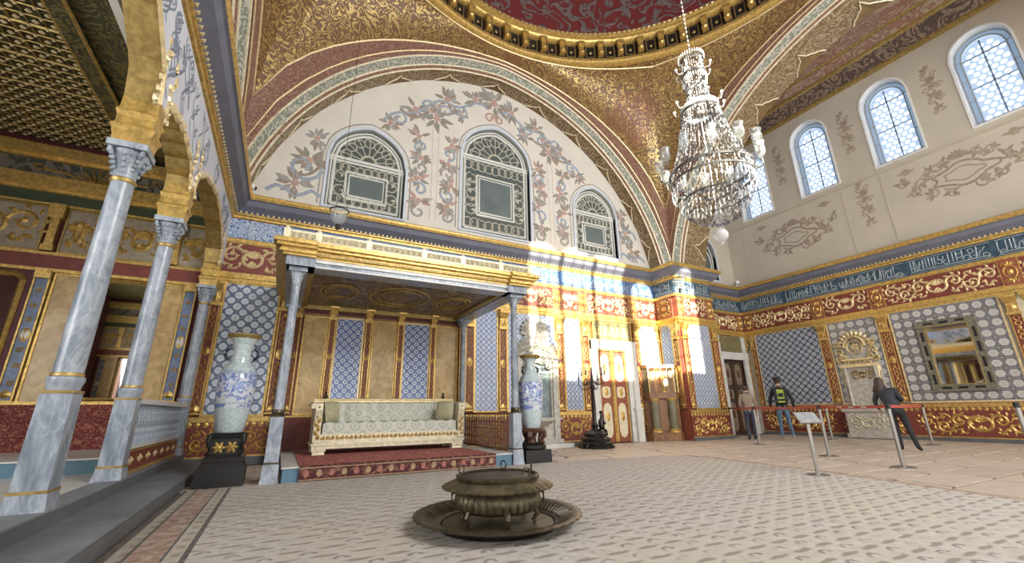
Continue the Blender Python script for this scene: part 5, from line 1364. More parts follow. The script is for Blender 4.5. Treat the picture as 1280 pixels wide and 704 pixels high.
# candelabra ----------------------------------------------------------------------------------------------------------------------
ca = empty('candelabrum', (7.64, 9.68, 0), 'dark bronze candelabrum with curling arms on a heavy moulded base', 'candelabrum')
MB().lathe([(.48, 0), (.50, .04), (.44, .08), (.46, .13), (.38, .18), (.40, .24), (.30, .30), (.32, .36), (.22, .42), (.10, .46)], 8).build('base', 'bronze_dark', ca)
ftm = MB().tube([(.36, 0, .10), (.47, 0, .06), (.50, 0, .02)], [.06, .05, .04], 7).mesh('foot', 'bronze_dark', True)
for k in range(4): link('foot', ftm, ca, RZ(k*PI/2 + .4))
MB().lathe([(.10, .44), (.075, .50), (.10, .56), (.05, .64), (.06, 1.0), (.045, 1.5), (.07, 1.56), (.04, 1.64), (.05, 1.75), (.03, 1.9), (.015, 2.12)], 12).build('stem', 'bronze_dark', ca, True)
m = MB(); m.tube([(.12, -.02, .42), (.20, -.04, .52), (.17, -.05, .66), (.22, -.05, .76), (.20, -.05, .84)], [.06, .085, .075, .05, .045], 8); m.tube([(.19, -.05, .72), (.30, -.08, .60)], .03, 6); m.tube([(.17, -.04, .5), (.32, -.06, .42), (.34, -.06, .3)], .04, 6); m.sphere((.20, -.05, .90), .055, 8, 6); m.build('statuette', 'bronze_dark', ca, True)
am = MB(); am.tube([(.04, 0, 1.60), (.16, 0, 1.50), (.30, 0, 1.52), (.38, 0, 1.64), (.36, 0, 1.76)], .013, 6); am.tube(spiral3 if False else [(.20 + .06*cos(t), 0, 1.60 + .06*sin(t)) for t in [i*.5 for i in range(12)]], .009, 5); am.lathe([(.0, 1.76), (.05, 1.77), (.02, 1.80), (.028, 1.86)], 8, (.36, 0))
am = am.mesh('arm', 'bronze_dark', True); cam_ = MB().lathe([(.014, 1.86), (.014, 2.0), (.004, 2.02)], 7, (.36, 0)).mesh('candle', 'bronze_dark')
for k in range(7): a = link('arm', am, ca, RZ(k*2*PI/7) @ TR(0, 0, .0 if k % 2 else .14)); link('candle', cam_, a)

# clock cabinet in the corner -------------------------------------------------------------------------------------------------------
cab = empty('display_cabinet', (10.98, 10.35, 0), 'dark wooden corner cabinet with two pillars and a glazed lit top', 'cabinet')
D = Vector((.70, -.45, 0)).normalized(); N_ = Vector((-.45, -.70, 0)).normalized()     # along the front, and out of the front
CM = Matrix(((D.x, -N_.x, 0, 0), (D.y, -N_.y, 0, 0), (0, 0, 1, 0), (0, 0, 0, 1)))
body = [(-.62, -.02), (-.40, -.20), (.40, -.20), (.62, -.02), (.42, .27), (-.30, .27)]
body = [(-.60, .06), (-.42, -.18), (.42, -.18), (.56, .02), (.30, .22), (-.30, .22)]
sc2 = lambda P, k: [(x*k, y*k) for x, y in P]
MB().prism(sc2(body, 1.02), 0, .26).build('plinth', 'mid_wood', cab, mw=CM)
MB().prism([(-.56, .08), (-.30, -.05), (.30, -.05), (.52, .04), (.28, .2), (-.28, .2)], .26, 1.32).build('back_body', 'mid_wood', cab, mw=CM)
MB().prism(sc2(body, 1.0), 1.30, 1.48).build('shelf', 'mid_wood', cab, mw=CM); MB().prism(sc2(body, 1.04), 2.26, 2.36).build('top', 'mid_wood', cab, mw=CM)
for x in (-.27, .27):
    m = MB(); m.lathe([(.135, .34), (.145, .7), (.13, 1.22)], 14, (x, -.06)); pc = m.build('pillar', 'wood_panel', cab, True, CM); g = MB(); g.lathe([(.19, .26), (.19, .30), (.15, .34), (.16, .37)], 14, (x, -.06)); g.lathe([(.135, 1.21), (.16, 1.25), (.17, 1.30)], 14, (x, -.06)); g.build('gilt_ring', 'gold', pc, True)
MB().prism([(-.55, .06), (-.42, -.16), (-.42, .2), (-.3, .2)], 1.48, 2.26).build('side_case', 'wood_panel', cab, mw=CM)
m = MB(); q = [(-.40, -.16), (.40, -.16), (.54, .02)]
for x, y in q: m.box(x - .02, x + .02, y - .02, y + .02, 1.48, 2.26)
for i in range(1, 4): m.box(-.40 + i*.2 - .008, -.40 + i*.2 + .008, -.17, -.15, 1.48, 2.26)
m.build('glazing_bar', 'gold_dull', cab, mw=CM)
MB().box(-.40, .40, -.158, -.152, 1.48, 2.26).build('glass_front', 'case_glass', cab, mw=CM); MB().box(-.40, .50, .12, .16, 1.48, 2.26).build('case_back', 'mid_wood', cab, mw=CM)
m = MB(); m.lathe([(.10, 1.48), (.10, 1.52), (.03, 1.56), (.05, 1.7), (.10, 1.8), (.09, 1.98), (.04, 2.05), (.0, 2.12)], 12, (.1, -.01)); m.build('gilt_clock', 'gold', cab, True, CM)
make('case_glow', lambda: dict(color=(1, .9, .7), rough=.5, emit=(1.0, .82, .50), estr=14.0))  # emitting material added for the warm glow behind the cabinet glass
MB().sphere((.14, -.10, 1.80), .065, 10, 8, 0, 1, .6, 1.7).build('glow_shape', 'case_glow', cab, True, CM)
l_ = bpy.data.lights.new('cabinet_glow', 'POINT'); l_.energy = 14; l_.color = (1, .75, .4); l_.shadow_soft_size = .05; lo = bpy.data.objects.new('cabinet_glow', l_); COL.objects.link(lo); lo.parent = cab; lo.matrix_local = CM @ TR(.0, -.08, 2.1)  # point light added for the same glow

# brazier on its tray -------------------------------------------------------------------------------------------------------------------
BX, BY = 1.836, 3.776
gad = lambda k, amp, j0=0: (lambda a, j: amp*abs(sin(a*k/2)) if j >= j0 else 0)
tr = empty('brazier_tray', (BX, BY, .0135), 'wide round bronze tray with fluted rim on the carpet', 'tray')
MB().lathe([(.50, .018), (.49, .03), (.01, .03)], 64).build('tray_floor', 'bronze_olive', tr, True)
m = MB(); m.lathe([(.50, .006), (.52, .016), (.60, .055), (.70, .085), (.735, .095), (.74, .105), (.715, .112), (.66, .10), (.57, .06), (.50, .034)], 320, flute=lambda a, j: (.008*sin(a*40)) if 2 <= j <= 8 else 0, cap=False); m.build('fluted_rim', 'bronze', tr, True)
gd = MB()
for k in range(76):
    a = 2*PI*k/76; gd.tube([((.545 + .17*t)*cos(a + .09*t), (.545 + .17*t)*sin(a + .09*t), .052 + .064*t - .02*t*t) for t in (0, .25, .5, .75, 1.0)], [.008, .013, .016, .017, .012], 5)
T(gd.build('gadroons', 'bronze', tr, True), kind='stuff')
MB().lathe([(.48, 0), (.52, 0), (.54, .02), (.50, .02)], 64, cap=False).build('foot_ring', 'bronze_dark', tr, True)
br = empty('brazier', (BX, BY, .0465), 'round bronze brazier with scalloped collar and ring handles standing in the tray', 'brazier')
zb = -.045
MB().lathe([(.20, .125 + zb), (.30, .135 + zb), (.355, .17 + zb), (.37, .22 + zb), (.36, .27 + zb), (.33, .31 + zb)], 180, flute=lambda a, j: .05*abs(sin(a*18)) if 1 <= j <= 4 else 0).build('bowl', 'bronze_olive', br, True)
MB().lathe([(.33, .305 + zb), (.40, .315 + zb), (.475, .325 + zb), (.48, .335 + zb), (.42, .365 + zb), (.36, .385 + zb)], 216, flute=lambda a, j: .05*abs(sin(a*20)) if 1 <= j <= 4 else 0, cap=False).build('scalloped_collar', 'bronze_olive', br, True)
MB().lathe([(.355, .38 + zb), (.37, .40 + zb), (.375, .42 + zb), (.36, .43 + zb), (.34, .42 + zb)], 120, flute=lambda a, j: .012*sin(a*40), cap=False).build('rope_rim', 'bronze', br, True)
MB().lathe([(.34, .41 + zb), (.22, .415 + zb), (.01, .42 + zb)], 48).build('lid', 'bronze_dark', br, True)
rg = MB().tube([(.035*cos(t), 0, .035*sin(t)) for t in [2*PI*i/14 for i in range(15)]], .007, 6).mesh('ring_handle', 'bronze', True)
for a in (2.55, .95, -1.2, -.1): link('ring_handle', rg, br, RZ(a) @ TR(.335, 0, .435 + zb + .03) @ RZ(PI/3))
lf = MB().tube([(.27, 0, .15 + zb), (.34, 0, .17 + zb), (.36, 0, .12 + zb), (.32, 0, .07 + zb), (.345, 0, .045 + zb + .008)], [.022, .03, .02, .016, .022], 7).mesh('leg', 'bronze', True)
for k in range(6): link('leg', lf, br, RZ(k*PI/3 + .3))
hd = MB().tube([(.36, 0, .28 + zb), (.41, 0, .27 + zb), (.41, 0, .20 + zb), (.37, 0, .19 + zb)], .014, 6).mesh('side_handle', 'bronze', True)
for a in (-.45, PI - .45): link('side_handle', hd, br, RZ(a))

# gilded fountain and mirror on the right wall ---------------------------------------------------------------------------------------------
FF = TR(XR, 7.15, 0) @ RZ(-PI/2)
gf = empty('gilded_fountain', (XR, 7.15, 0), 'white marble fountain with gilded carved crest on the right wall', 'fountain', rz=-PI/2)
m = MB(); m.plate([(-.56, .10), (.56, .10), (.56, 2.6), (.48, 2.6), (-.48, 2.6), (-.56, 2.6)], [], -.10, -.01); m.build('back_slab', 'carved_stone', gf)
m = MB(); m.box(-.62, .62, -.5, -.01, .02, .14); m.box(-.58, .58, -.44, -.01, .14, .80); m.box(-.64, .64, -.5, -.01, .80, .90); m.box(-.60, .60, -.46, -.01, .90, .98); m.build('basin', 'carved_stone', gf)
m = MB(); m.join(scroll_panel(1.0, .5, .04, 4)); m.build('carved_front', 'ivory_gold', gf, mw=TR(0, -.45, .47))
cm2 = MB().lathe([(.06, 1.0), (.05, 1.1), (.045, 2.05), (.06, 2.1), (.07, 2.2)], 10).mesh('side_column', 'carved_stone', True)
for x in (-.42, .42): link('side_column', cm2, gf, TR(x, -.15, 0)); 
m = MB(); m.join(scroll_panel(.62, .34, .05, 3)); m.build('gilded_rosette', 'gold', gf, mw=TR(.03, -.10, 1.95))
cr = MB(); r = random.Random(5)
cr.box(-.52, .52, -.10, 0, 2.2, 2.3); cr.box(-.46, .46, -.07, 0, 2.42, 2.48)
cr.strip([(.30*cos(PI*i/14 + 0), 2.86 + .34*sin(PI*i/14)) for i in range(15)], .05, .10); cr.strip([(.22*cos(2*PI*i/18), 2.85 + .22*sin(2*PI*i/18)) for i in range(19)], .03, .08)
for k in range(11): a = PI*(k + .5)/11; cr.leaf(.34*cos(a), 2.86 + .36*sin(a), a, .20, .12, .07)
for sg in (-1, 1):
    for x, z, R in ((.46, 2.72, .14), (.52, 2.48, .11), (.36, 2.52, .10), (.50, 2.95, .10), (.30, 2.35, .10), (.12, 2.38, .09)):
        cr.strip(spiral(sg*x, z, R, r.uniform(0, 6), sg*1.2, 12), .03, .07)
        for q in range(4): cr.leaf(sg*x, z, r.uniform(0, 6.28), R*1.3, R*.6, .07)
    cr.leaf(sg*.5, 2.3, -PI/2, .35, .14, .06); cr.strip([(sg*.5, 2.2), (sg*.48, 1.9), (sg*.52, 1.6)], [.04, .025, .01], .05)
for k in range(7): cr.leaf(0, 2.85, k*2*PI/7, .16, .1, .06)
cr.build('gilded_crest', 'gold_pale', gf, mw=TR(0, -.12, 0))
mir = empty('wall_mirror', (XR, 4.83, 0), 'upright rectangular mirror with dark and grey inlaid frame on flowered tiles', 'mirror', rz=-PI/2)
mw_, z0, z1 = .475, 1.52, 3.19
MB().box(-mw_, mw_, -.05, -.035, z0, z1).build('mirror_glass', 'mirror', mir)
plain('mirror_frame_grey', (.20, .19, .14), .4, .1, .3, 10)
fr = frame_rect(-mw_, mw_, z0, z1, .17, .07, None, -.02).build('frame', 'mirror_frame_grey', mir)
for i in range(3):
    x = -mw_ + .02 + i*.34
    for za in (z1 + .055, z0 - .115): MB().box(x, x + .20, -.098, -.088, za, za + .06).build('black_inlay', 'black_wood', fr)
for i in range(4):
    z = z0 + .02 + i*.41
    for xa in (-mw_ - .115, mw_ + .055): MB().box(xa, xa + .06, -.098, -.088, z, z + .28).build('black_inlay', 'black_wood', fr)
frame_rect(-mw_ + .02, mw_ - .02, z0 + .02, z1 - .02, .02, .03, None, -.08).build('gilt_slip', 'gold_dull', mir); frame_rect(-mw_ - .15, mw_ + .15, z0 - .15, z1 + .15, .03, .09, None, -.02).build('outer_edge', 'mirror_frame_grey', mir)

# crystal chandelier ------------------------------------------------------------------------------------------------------------------
HX, HY = 5.16, 3.46
ch = empty('chandelier', (HX, HY, 3.3), 'large tiered crystal chandelier with glass lamp shades hanging from the dome', 'chandelier')
def zc(z): return z - 3.3
def ringtube(R, z, t, n=40): return [(R*cos(2*PI*i/n), R*sin(2*PI*i/n), zc(z)) for i in range(n + 1)]
m = MB(); m.tube(ringtube(.56, 4.26, 0), .022, 6); m.tube(ringtube(.56, 4.12, 0), .016, 6); m.tube(ringtube(.27, 5.32, 0), .02, 6); m.tube(ringtube(.26, 5.42, 0), .014, 6); m.tube(ringtube(.17, 6.02, 0), .02, 6); m.tube(ringtube(.17, 6.29, 0), .014, 6); m.tube(ringtube(.42, 3.85, 0), .014, 6); m.tube([(0, 0, zc(3.36)), (0, 0, zc(6.4))], .007, 6)
m.build('ring_frame', 'steel_dark', ch, True)
CR = random.Random(21)  # picks bright and dark beads at random: crystal sparkle put into the colour
def strand(m, p, q, n, r, sag=0.0, h=None):
    for i in range(n):
        t = (i + .5)/n; x, y, z = [p[k] + (q[k] - p[k])*t for k in range(3)]
        s = 1 - sag*4*t*(1 - t); m.octa((x*s, y*s, z), r, h or abs(q[2] - p[2])/n*.5, CR.choice((0, 0, 0, 1, 2, 2, 2)))
def P(R, a, z): return (R*cos(a), R*sin(a), zc(z))
cone = MB(); bowl = MB(); neck = MB(); crown = MB(); curt = MB()
for k in range(44):
    a = 2*PI*k/44; strand(cone, P(.27, a, 5.30), P(.55, a, 4.28), 22, .015, .10)
for k in range(52):
    a = 2*PI*k/52
    strand(curt, P(.555, a, 4.26), P(.555, a, 4.02), 3, .014, 0, .045); curt.octa(P(.555, a, 3.97), .016, .06)
    for j in range(12):
        t0 = j/12*PI/2; R = .54*cos(t0); z = 4.08 - .62*sin(t0); bowl.octa(P(R, a, z), .016 if R > .2 else .010, .026, CR.choice((0, 0, 0, 1, 2, 2)))
for k in range(40): a = 2*PI*k/40; strand(curt, P(.42, a, 3.86), P(.42, a, 3.74), 2, .013, 0, .04)
for k in range(48): a = 2*PI*k/48; strand(curt, P(.27, a, 5.30), P(.285, a, 5.1), 3, .012, 0, .035)
for k in range(32):
    a = 2*PI*k/32; strand(neck, P(.12, a, 5.82), P(.25, a, 5.34), 12, .012, .12); strand(neck, P(.17, a, 6.00), P(.10, a, 5.67), 7, .013, -.25)
    strand(crown, P(.17, a, 6.03), P(.165, a, 6.29), 6, .013, .08); crown.octa(P(.19, a, 6.35), .014, .05); crown.octa(P(.18, a, 5.93), .014, .06)
for nm, mb_, mt in (('cone_strands', cone, 'crystal'), ('bowl_strands', bowl, 'crystal'), ('neck_strands', neck, 'crystal_bright'), ('crown_strands', crown, 'crystal_bright'), ('drop_curtain', curt, 'crystal_bright')): T(mb_.build(nm, [mt, 'crystal_bright', 'crystal_dark'], ch), kind='stuff')
MB().sphere((0, 0, zc(3.28)), .10, 14, 10).build('crystal_ball', 'crystal_bright', ch); MB().lathe([(.01, zc(3.14)), (.03, zc(3.17)), (.01, zc(3.19))], 8).build('drop_finial', 'crystal_bright', ch)
MB().lathe([(.26, zc(5.33)), (.275, zc(5.35)), (.275, zc(5.41)), (.26, zc(5.43))], 40, cap=False).build('pierced_band', 'white_paint', ch, True)
sh = MB().lathe([(.02, 0), (.055, .01), (.03, .03), (.062, .07), (.07, .14), (.06, .20), (.075, .25), (.072, .25), (.057, .20), (.066, .14)], 12, (0, 0), cap=False).mesh('lamp_shade', 'lamp_glass', True)
arm = MB().tube([(.55, 0, zc(4.26)), (.63, 0, zc(4.22)), (.68, 0, zc(4.28)), (.68, 0, zc(4.36))], .012, 6).mesh('arm', 'steel', True)
for k in range(12):
    a = link('arm', arm, ch, RZ(2*PI*k/12 + .2)); link('lamp_shade', sh, a, TR(.68, 0, zc(4.36)))
arm2 = MB().tube([(.26, 0, zc(5.4)), (.33, 0, zc(5.37)), (.36, 0, zc(5.43))], .009, 5).sphere((.36, 0, zc(5.47)), .025, 7, 5).mesh('candle_arm', 'crystal_bright', True)
for k in range(9): link('candle_arm', arm2, ch, RZ(2*PI*k/9))
arm3 = MB().tube([(.17, 0, zc(6.07)), (.24, 0, zc(6.04)), (.27, 0, zc(6.10))], .008, 5).sphere((.27, 0, zc(6.13)), .022, 7, 5).mesh('candle_arm', 'crystal_bright', True)
for k in range(8): link('candle_arm', arm3, ch, RZ(2*PI*k/8 + .3))
m = MB(); m.tube([(0, 0, zc(6.3)), (0, 0, zc(19.7))], .010, 5)
for i in range(70): m.octa((0, 0, zc(6.45 + i*.09)), .02, .04)
m.build('chain', 'steel', ch)

# small hanging glass lamps
def hang_lamp(loc, s, top, label):
    h = empty('hanging_lamp', loc, label, 'lamp', 'hanging glass lamps')
    MB().lathe([(.04*s, -.16*s), (.10*s, -.10*s), (.135*s, 0), (.15*s, .10*s), (.145*s, .10*s), (.13*s, 0), (.09*s, -.10*s)], 20, cap=False).build('glass_bowl', 'lamp_glass', h, True)
    m = MB(); m.tube([(.152*s*cos(2*PI*i/24), .152*s*sin(2*PI*i/24), .10*s) for i in range(25)], .012*s, 6); m.lathe([(.005, -.26*s), (.035*s, -.24*s), (.03*s, -.16*s), (.045*s, -.155*s)], 10); m.build('metal_rim', 'bronze_dark', h, True)
    m = MB()
    for k in range(3): a = 2*PI*k/3; m.tube([(.15*s*cos(a), .15*s*sin(a), .10*s), (0, 0, .6*s)], .004, 4)
    m.tube([(0, 0, .6*s), (0, 0, top - loc[2])], .004, 4); m.build('chain', 'bronze_dark', h)
hang_lamp((.50, 7.25, 4.22), 1.0, 11.2, 'round glass lamp hanging on a thin chain before the painted lunette above the sofa canopy')
hang_lamp((9.89, 8.19, 4.50), 1.18, 12.53, 'round glass lamp hanging in front of the tiled pier cornice')

# small white security cameras on the cornice
for loc, rz, lab in (((-1.28, 10.45, 5.86), 2.2, 'small white security camera on the cornice by the gallery corner'), ((16.45, 10.7, 5.86), 2.5, 'small white security camera in the corner above the recess door')):
    e = empty('security_camera', loc, lab, 'camera', None, rz); MB().lathe([(.05, 0), (.05, .02), (.02, .03), (.02, .10)], 10).build('mount', 'white_paint', e, True)
    m = MB(); m.box(-.06, .06, -.14, .14, .10, .22); m.build('housing', 'white_paint', e); MB().lathe([(.045, 0), (.045, .06)], 12).xf(TR(0, -.14, .16) @ Matrix.Rotation(PI/2, 4, 'X')).build('lens', 'black_wood', e, True)

# barrier posts, belts and the sign --------------------------------------------------------------------------------------------------------
POSTS = [((9.13, 3.65), 'steel barrier post in front of the leaning woman, on the carpet side'), ((10.0, 5.19), 'steel barrier post just behind the tilted information sign'), ((11.77, 7.80), 'steel barrier post in front of the two visitors at the tiled wall'),
         ((14.70, 5.15), 'steel barrier post beside the wall mirror'), ((15.06, 7.62), 'steel barrier post in front of the gilded fountain'), ((13.96, 10.16), 'steel barrier post beside the recess doorway'), ((9.55, 2.27), 'steel barrier post standing away from the others, nearest the carpet end')]
proto = None
for (x, y), lab in POSTS:
    if proto is None:
        proto = empty('barrier_post', (x, y, 0), lab, 'barrier post', 'steel barrier posts')
        MB().lathe([(.165, 0), (.165, .012), (.12, .028), (.04, .04)], 24).build('base', 'steel', proto, True)
        MB().lathe([(.031, .03), (.031, .92), (.0, .921)], 14).build('pole', 'steel', proto, True)
        MB().lathe([(.036, .92), (.038, .94), (.038, .99), (.02, 1.0)], 14).build('belt_head', 'black_wood', proto, True)
    else: T(copy_tree(proto, None, (x, y, 0)), lab)
def belt(a, b, lab, marks=0):
    A = Vector((*POSTS[a][0], 0)); B = Vector((*POSTS[b][0], 0)); d = (B - A); Ln = d.length; d.normalize(); A += d*.04; Ln -= .08
    e = empty('barrier_belt', (A.x, A.y, 0), lab, 'belt', 'red barrier belts', math.atan2(d.y, d.x)); m = MB(); n = 14
    zs = [.965 - .015*4*(i/n)*(1 - i/n) for i in range(n + 1)]
    vs = []
    for i in range(n + 1): x = Ln*i/n; vs += [(x, -.003, zs[i] - .025), (x, -.003, zs[i] + .025), (x, .003, zs[i] + .025), (x, .003, zs[i] - .025)]
    fs = []
    for i in range(n):
        k = 4*i
        for q in range(4): fs.append((k + q, k + (q + 1) % 4, k + 4 + (q + 1) % 4, k + 4 + q))
    m.add(vs, fs); m.build('webbing', 'belt_red', e)
    if marks:
        g = MB()
        for i in range(marks):
            x = Ln*(.30 + .55*i/marks); zz = .955
            for q in range(4): g.box(x + q*.035, x + q*.035 + .022, -.0045, -.0035, zz - .012, zz + .012); g.box(x + q*.035, x + q*.035 + .022, .0035, .0045, zz - .012, zz + .012)
        g.build('printed_marks', 'white_print', e)
belt(1, 0, 'red barrier belt with white printed marks in front of the leaning woman', 3)
belt(2, 1, 'red barrier belt passing in front of the two visitors'); belt(5, 2, 'red barrier belt running from the recess doorway post'); belt(0, 3, 'red barrier belt leading back to the post beside the wall mirror')
sg_ = empty('information_sign', (7.12, 3.90, .0128), 'grey metal floor stand with a tilted blank information plate', 'sign', None, -.55)
MB().lathe([(.15, 0), (.15, .01), (.02, .02)], 24).build('base', 'steel', sg_, True); MB().box(-.022, .022, -.012, .012, .01, .78).build('pole', 'steel', sg_)
m = MB(); m.box(-.16, .16, -.115, .115, -.006, .006); m.xf(TR(0, -.02, .80) @ Matrix.Rotation(.75, 4, 'X')); plt = m.build('plate', 'steel', sg_)
m = MB(); m.box(-.15, .15, -.105, .105, .0065, .0075); m.xf(TR(0, -.02, .80) @ Matrix.Rotation(.75, 4, 'X')); m.build('paper', 'shoe_grey', plt)

# visitors --------------------------------------------------------------------------------------------------------------------------------------
def person(loc, face, h, label, J, mats, hair=None, zones=None):
    """one continuous body grown with the Skin modifier over a posed skeleton (local +y is forward)"""
    k = h/1.75; V_ = []; E_ = []; Rr = []; idx = {}
    def add(n, p, r, par=None):
        idx[n] = len(V_); V_.append((p[0]*k, p[1]*k, p[2]*k)); Rr.append((r[0]*k, r[1]*k) if isinstance(r, tuple) else (r*k, r*k))
        if par: E_.append((idx[par], idx[n]))
    B = dict(pelvis=(0, 0, .95), waist=(0, 0, 1.08), chest=(0, .01, 1.28), neck=(0, 0, 1.46), throat=(0, .005, 1.52), head=(0, .02, 1.60), skull=(0, .01, 1.69), crown=(0, 0, 1.735))
    for s, n in ((-1, 'l'), (1, 'r')):
        B.update({n + 'sh': (s*.17, 0, 1.40), n + 'el': (s*.23, -.02, 1.13), n + 'wr': (s*.24, .08, .89), n + 'ha': (s*.24, .11, .82), n + 'hip': (s*.09, 0, .90), n + 'kn': (s*.10, .02, .50), n + 'an': (s*.10, -.02, .09), n + 'to': (s*.11, .13, .04), n + 'he': (s*.10, -.06, .045)})
    B.update(J)
    add('pelvis', B['pelvis'], (.15, .11)); add('waist', B['waist'], (.14, .10), 'pelvis'); add('chest', B['chest'], (.165, .12), 'waist'); add('neck', B['neck'], (.075, .075), 'chest'); add('throat', B['throat'], .055, 'neck'); add('head', B['head'], (.075, .088), 'throat'); add('skull', B['skull'], (.078, .094), 'head'); add('crown', B['crown'], (.05, .06), 'skull')
    hd_ = Vector(B['head']); add('nose', hd_ + Vector((0, .105, .0)), .014, 'head')
    for n in 'lr':
        s = -1 if n == 'l' else 1
        add(n + 'sh', B[n + 'sh'], .072, 'chest'); add(n + 'el', B[n + 'el'], .052, n + 'sh'); add(n + 'wr', B[n + 'wr'], .034, n + 'el'); add(n + 'ha', B[n + 'ha'], (.022, .040), n + 'wr')
        w0, h0 = Vector(B[n + 'wr']), Vector(B[n + 'ha']); d = (h0 - w0).normalized(); side = d.cross(Vector((s, 0, 0))).normalized()
        if side.length < .1: side = Vector((0, 1, 0))
        for q in range(4):
            o = h0 + side*(.026 - .0175*q) + d*.02; Lf = (.065, .075, .07, .055)[q]; curl = Vector((-s*.012, 0, 0))
            add(n + 'f%da' % q, o, .009, n + 'ha'); add(n + 'f%db' % q, o + d*Lf*.5, .0085, n + 'f%da' % q); add(n + 'f%dc' % q, o + d*Lf*.95 + curl, .0075, n + 'f%db' % q)
        o = w0 + d*.03 + side*.03; add(n + 'ta', o, .011, n + 'wr'); add(n + 'tb', o + d*.035 + side*.02, .0095, n + 'ta'); add(n + 'tc', o + d*.065 + side*.022, .008, n + 'tb')
        add(n + 'hip', B[n + 'hip'], .095, 'pelvis'); add(n + 'kn', B[n + 'kn'], .062, n + 'hip'); add(n + 'an', B[n + 'an'], .046, n + 'kn'); add(n + 'to', B[n + 'to'], (.042, .032), n + 'an')
    me = bpy.data.meshes.new('person_skeleton'); me.from_pydata(V_, E_, []); tmp = bpy.data.objects.new('person_skeleton', me); COL.objects.link(tmp)
    mod = tmp.modifiers.new('Skin', 'SKIN'); mod.use_smooth_shade = True
    for i, sv in enumerate(me.skin_vertices[0].data): sv.radius = Rr[i]; sv.use_root = (i == 0)
    sb = tmp.modifiers.new('Sub', 'SUBSURF'); sb.levels = 1; sb.render_levels = 1
    dg = bpy.context.evaluated_depsgraph_get(); ev = tmp.evaluated_get(dg); nm = bpy.data.meshes.new_from_object(ev); bpy.data.objects.remove(tmp)
    nm.name = 'person'; nm.materials.clear()
    for q in mats: nm.materials.append(MATS[q])     # 0 skin 1 top 2 trousers 3 shoes
    hz = Vector(B['pelvis']).z*k
    handp = [Vector(B[n + 'ha'])*k for n in 'lr']; ank = [Vector(B[n + 'an'])*k for n in 'lr']; nk = Vector(B['throat'])*k; hp = Vector(B['head'])*k
    for pl in nm.polygons:
        c = pl.center; pl.use_smooth = True
        if min((c - q).length for q in handp) < .11*k: pl.material_index = 0
        elif c.z > nk.z - .035*k and (c - hp).length < .24*k: pl.material_index = 0
        elif min((c - q).length for q in ank) < .20*k and c.z < min(a.z for a in ank) + .06*k + max(0, c.z - .3) and min(abs(c.z - a.z) for a in ank) < .07*k: pl.material_index = 3
        elif c.z < hz - .02*k and min(Vector((c.x - q.x, c.y - q.y, 0)).length for q in handp) > .085*k: pl.material_index = 2
        elif c.z < hz - .02*k and c.z < .80*k: pl.material_index = 2
        else: pl.material_index = 1
    o = link('person', nm); o.location = loc; o.rotation_euler = (0, 0, face); T(o, label, 'person', 'visitors')
    m = MB(); e = MB(); hx, hy, hz_ = hp
    if hair:
        n = 14; rows = []
        m.sphere((hx, hy - .005*k, hz_ + .055*k), .103*k, 14, 10, 0, .92, 1.08, 1.0)
        m.v = [(x, min(y, hy + .062*k) if z < hz_ + .10*k else y, max(z, hz_ - (.02 if hair == 'short' else .05)*k) if y > hy - .02*k else z) for x, y, z in m.v]
        if hair == 'long': 
            m.tube([(hx, hy - .05*k, hz_ + .08*k), (hx, hy - .09*k, hz_ - .02*k), (hx - .01, hy - .11*k, hz_ - .14*k), (hx + .01, hy - .12*k, hz_ - .26*k)], [.09*k, .10*k, .10*k, .06*k], 10)
            for q in range(9): m.tube([(hx + (q - 4)*.022*k, hy - .10*k, hz_ - .05*k), (hx + (q - 4)*.03*k, hy - .16*k, hz_ - .18*k), (hx + (q - 4)*.028*k, hy - .15*k, hz_ - .29*k)], [.03*k, .028*k, .01*k], 6)
        m.build('hair', 'hair_dark' if hair != 'cap' else 'cloth_black', o, True)
    for s in (-1, 1): e.sphere((hx + s*.082*k, hy - .005*k, hz_ + .01*k), .024*k, 7, 5, 0, .5, 1, 1.3); 
    e.build('ears', 'skin', o, True); e = MB()
    for s in (-1, 1): e.sphere((hx + s*.032*k, hy + .082*k, hz_ + .025*k), .012*k, 7, 5)
    e.build('eyes', 'white_paint', o, True); e = MB(); e.box(hx - .026*k, hx + .026*k, hy + .076*k, hy + .088*k, hz_ - .055*k, hz_ - .045*k); e.build('mouth', 'paint_red', o)
    return o
# man walking away with a backpack
man = person((13.85, 8.24, 0), -.95, 1.86, 'man seen from behind in black jacket and jeans with lime green backpack', dict(
    lkn=(-.11, .08, .50), lan=(-.11, .0, .10), lto=(-.12, .15, .045), rkn=(.11, .06, .49), ran=(.13, -.24, .20), rto=(.13, -.13, .06), lel=(-.27, -.03, 1.14), lwr=(-.29, .10, .92), lha=(-.29, .13, .85), rel=(.28, -.05, 1.13), rwr=(.30, .04, .90), rha=(.30, .06, .83), skull=(0, .03, 1.69), head=(0, .04, 1.60)), ['skin', 'cloth_black', 'denim', 'shoe_grey'], 'short')
bp = MB(); bp.box(-.16, .16, -.30, -.14, 1.05, 1.44); bp.v = [(x*(1 - .25*max(0, (z - 1.3)/.14)), y + (.05 if z > 1.4 and y < -.2 else 0), z) for x, y, z in bp.v]; bpo = bp.build('backpack', 'lime', man); bpo.location = (0, 0, .06)
T(bpo, 'lime green backpack with black straps')
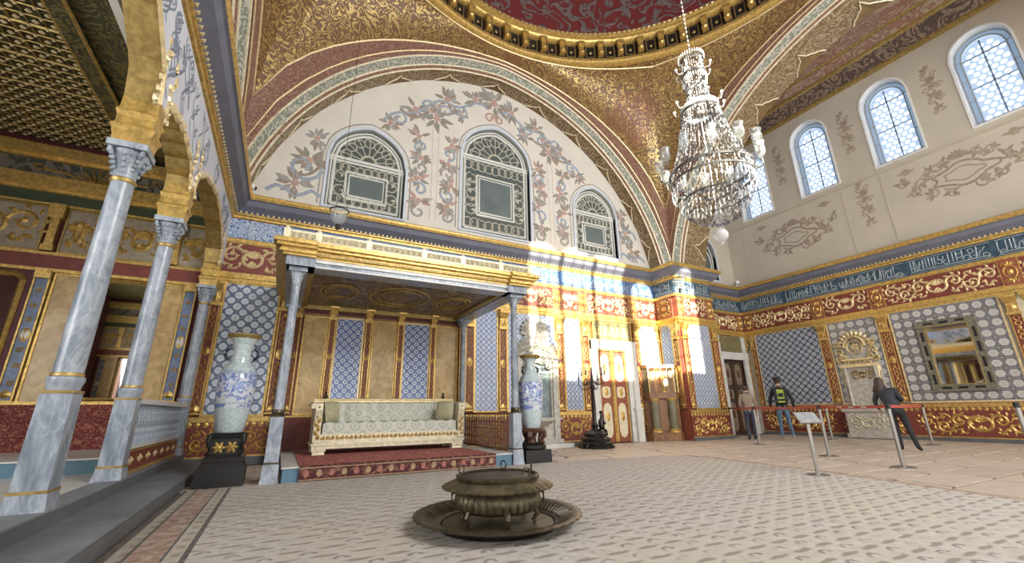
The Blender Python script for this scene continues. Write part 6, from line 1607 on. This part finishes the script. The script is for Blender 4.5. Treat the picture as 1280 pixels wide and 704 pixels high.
m = MB()
for sx in (-1, 1): m.box(sx*.13 - .03, sx*.13 + .03, -.315, -.12, 1.03, 1.45); m.tube([(sx*.12, -.14, 1.42), (sx*.13, -.02, 1.55), (sx*.13, .13, 1.40), (sx*.14, .10, 1.15), (sx*.13, -.12, 1.06)], .02, 6)
m.box(-.10, .10, -.315, -.30, 1.10, 1.16); m.box(-.06, .06, -.315, -.30, 1.22, 1.33); m.build('strap', 'cloth_black', bpo)
m = MB(); m.lathe([(.108, 0), (.112, .03), (.10, .09), (.05, .125), (.0, .13)], 16); m.build('beanie', 'cloth_black', man, True, TR(0, .02, 1.70*1.86/1.75 - .03))
person((13.05, 8.82, 0), -.75, 1.66, 'person in beige jacket and dark jeans walking in front of the man with the backpack', dict(
    lkn=(-.10, .05, .50), lan=(-.10, -.02, .09), rkn=(.10, .10, .50), ran=(.10, .10, .09), rto=(.10, .25, .045), lel=(-.25, .0, 1.14), lwr=(-.20, .16, 1.0), lha=(-.18, .22, .98)), ['skin', 'cloth_beige', 'denim_dark', 'cloth_black'], 'short')
person((12.50, 4.88, 0), -1.25, 1.72, 'woman with long dark hair in dark quilted jacket leaning towards the fountain', dict(
    pelvis=(.0, -.02, .90), waist=(-.03, .02, 1.03), chest=(-.10, .10, 1.22), neck=(-.15, .16, 1.38), throat=(-.16, .18, 1.43), head=(-.18, .23, 1.50), skull=(-.19, .24, 1.585), crown=(-.19, .23, 1.63),
    lsh=(-.26, .14, 1.32), rsh=(.06, .12, 1.34), lel=(-.34, .14, 1.07), lwr=(-.30, .30, .92), lha=(-.29, .35, .88), rel=(.17, .02, 1.12), rwr=(.13, .20, 1.10), rha=(.10, .26, 1.12),
    lhip=(-.09, -.02, .86), rhip=(.10, -.02, .86), lkn=(-.06, .06, .47), lan=(-.05, -.02, .085), lto=(-.06, .13, .04), rkn=(.16, -.04, .47), ran=(.24, -.14, .085), rto=(.28, .0, .04)), ['skin', 'cloth_navy', 'cloth_black', 'cloth_black'], 'long')
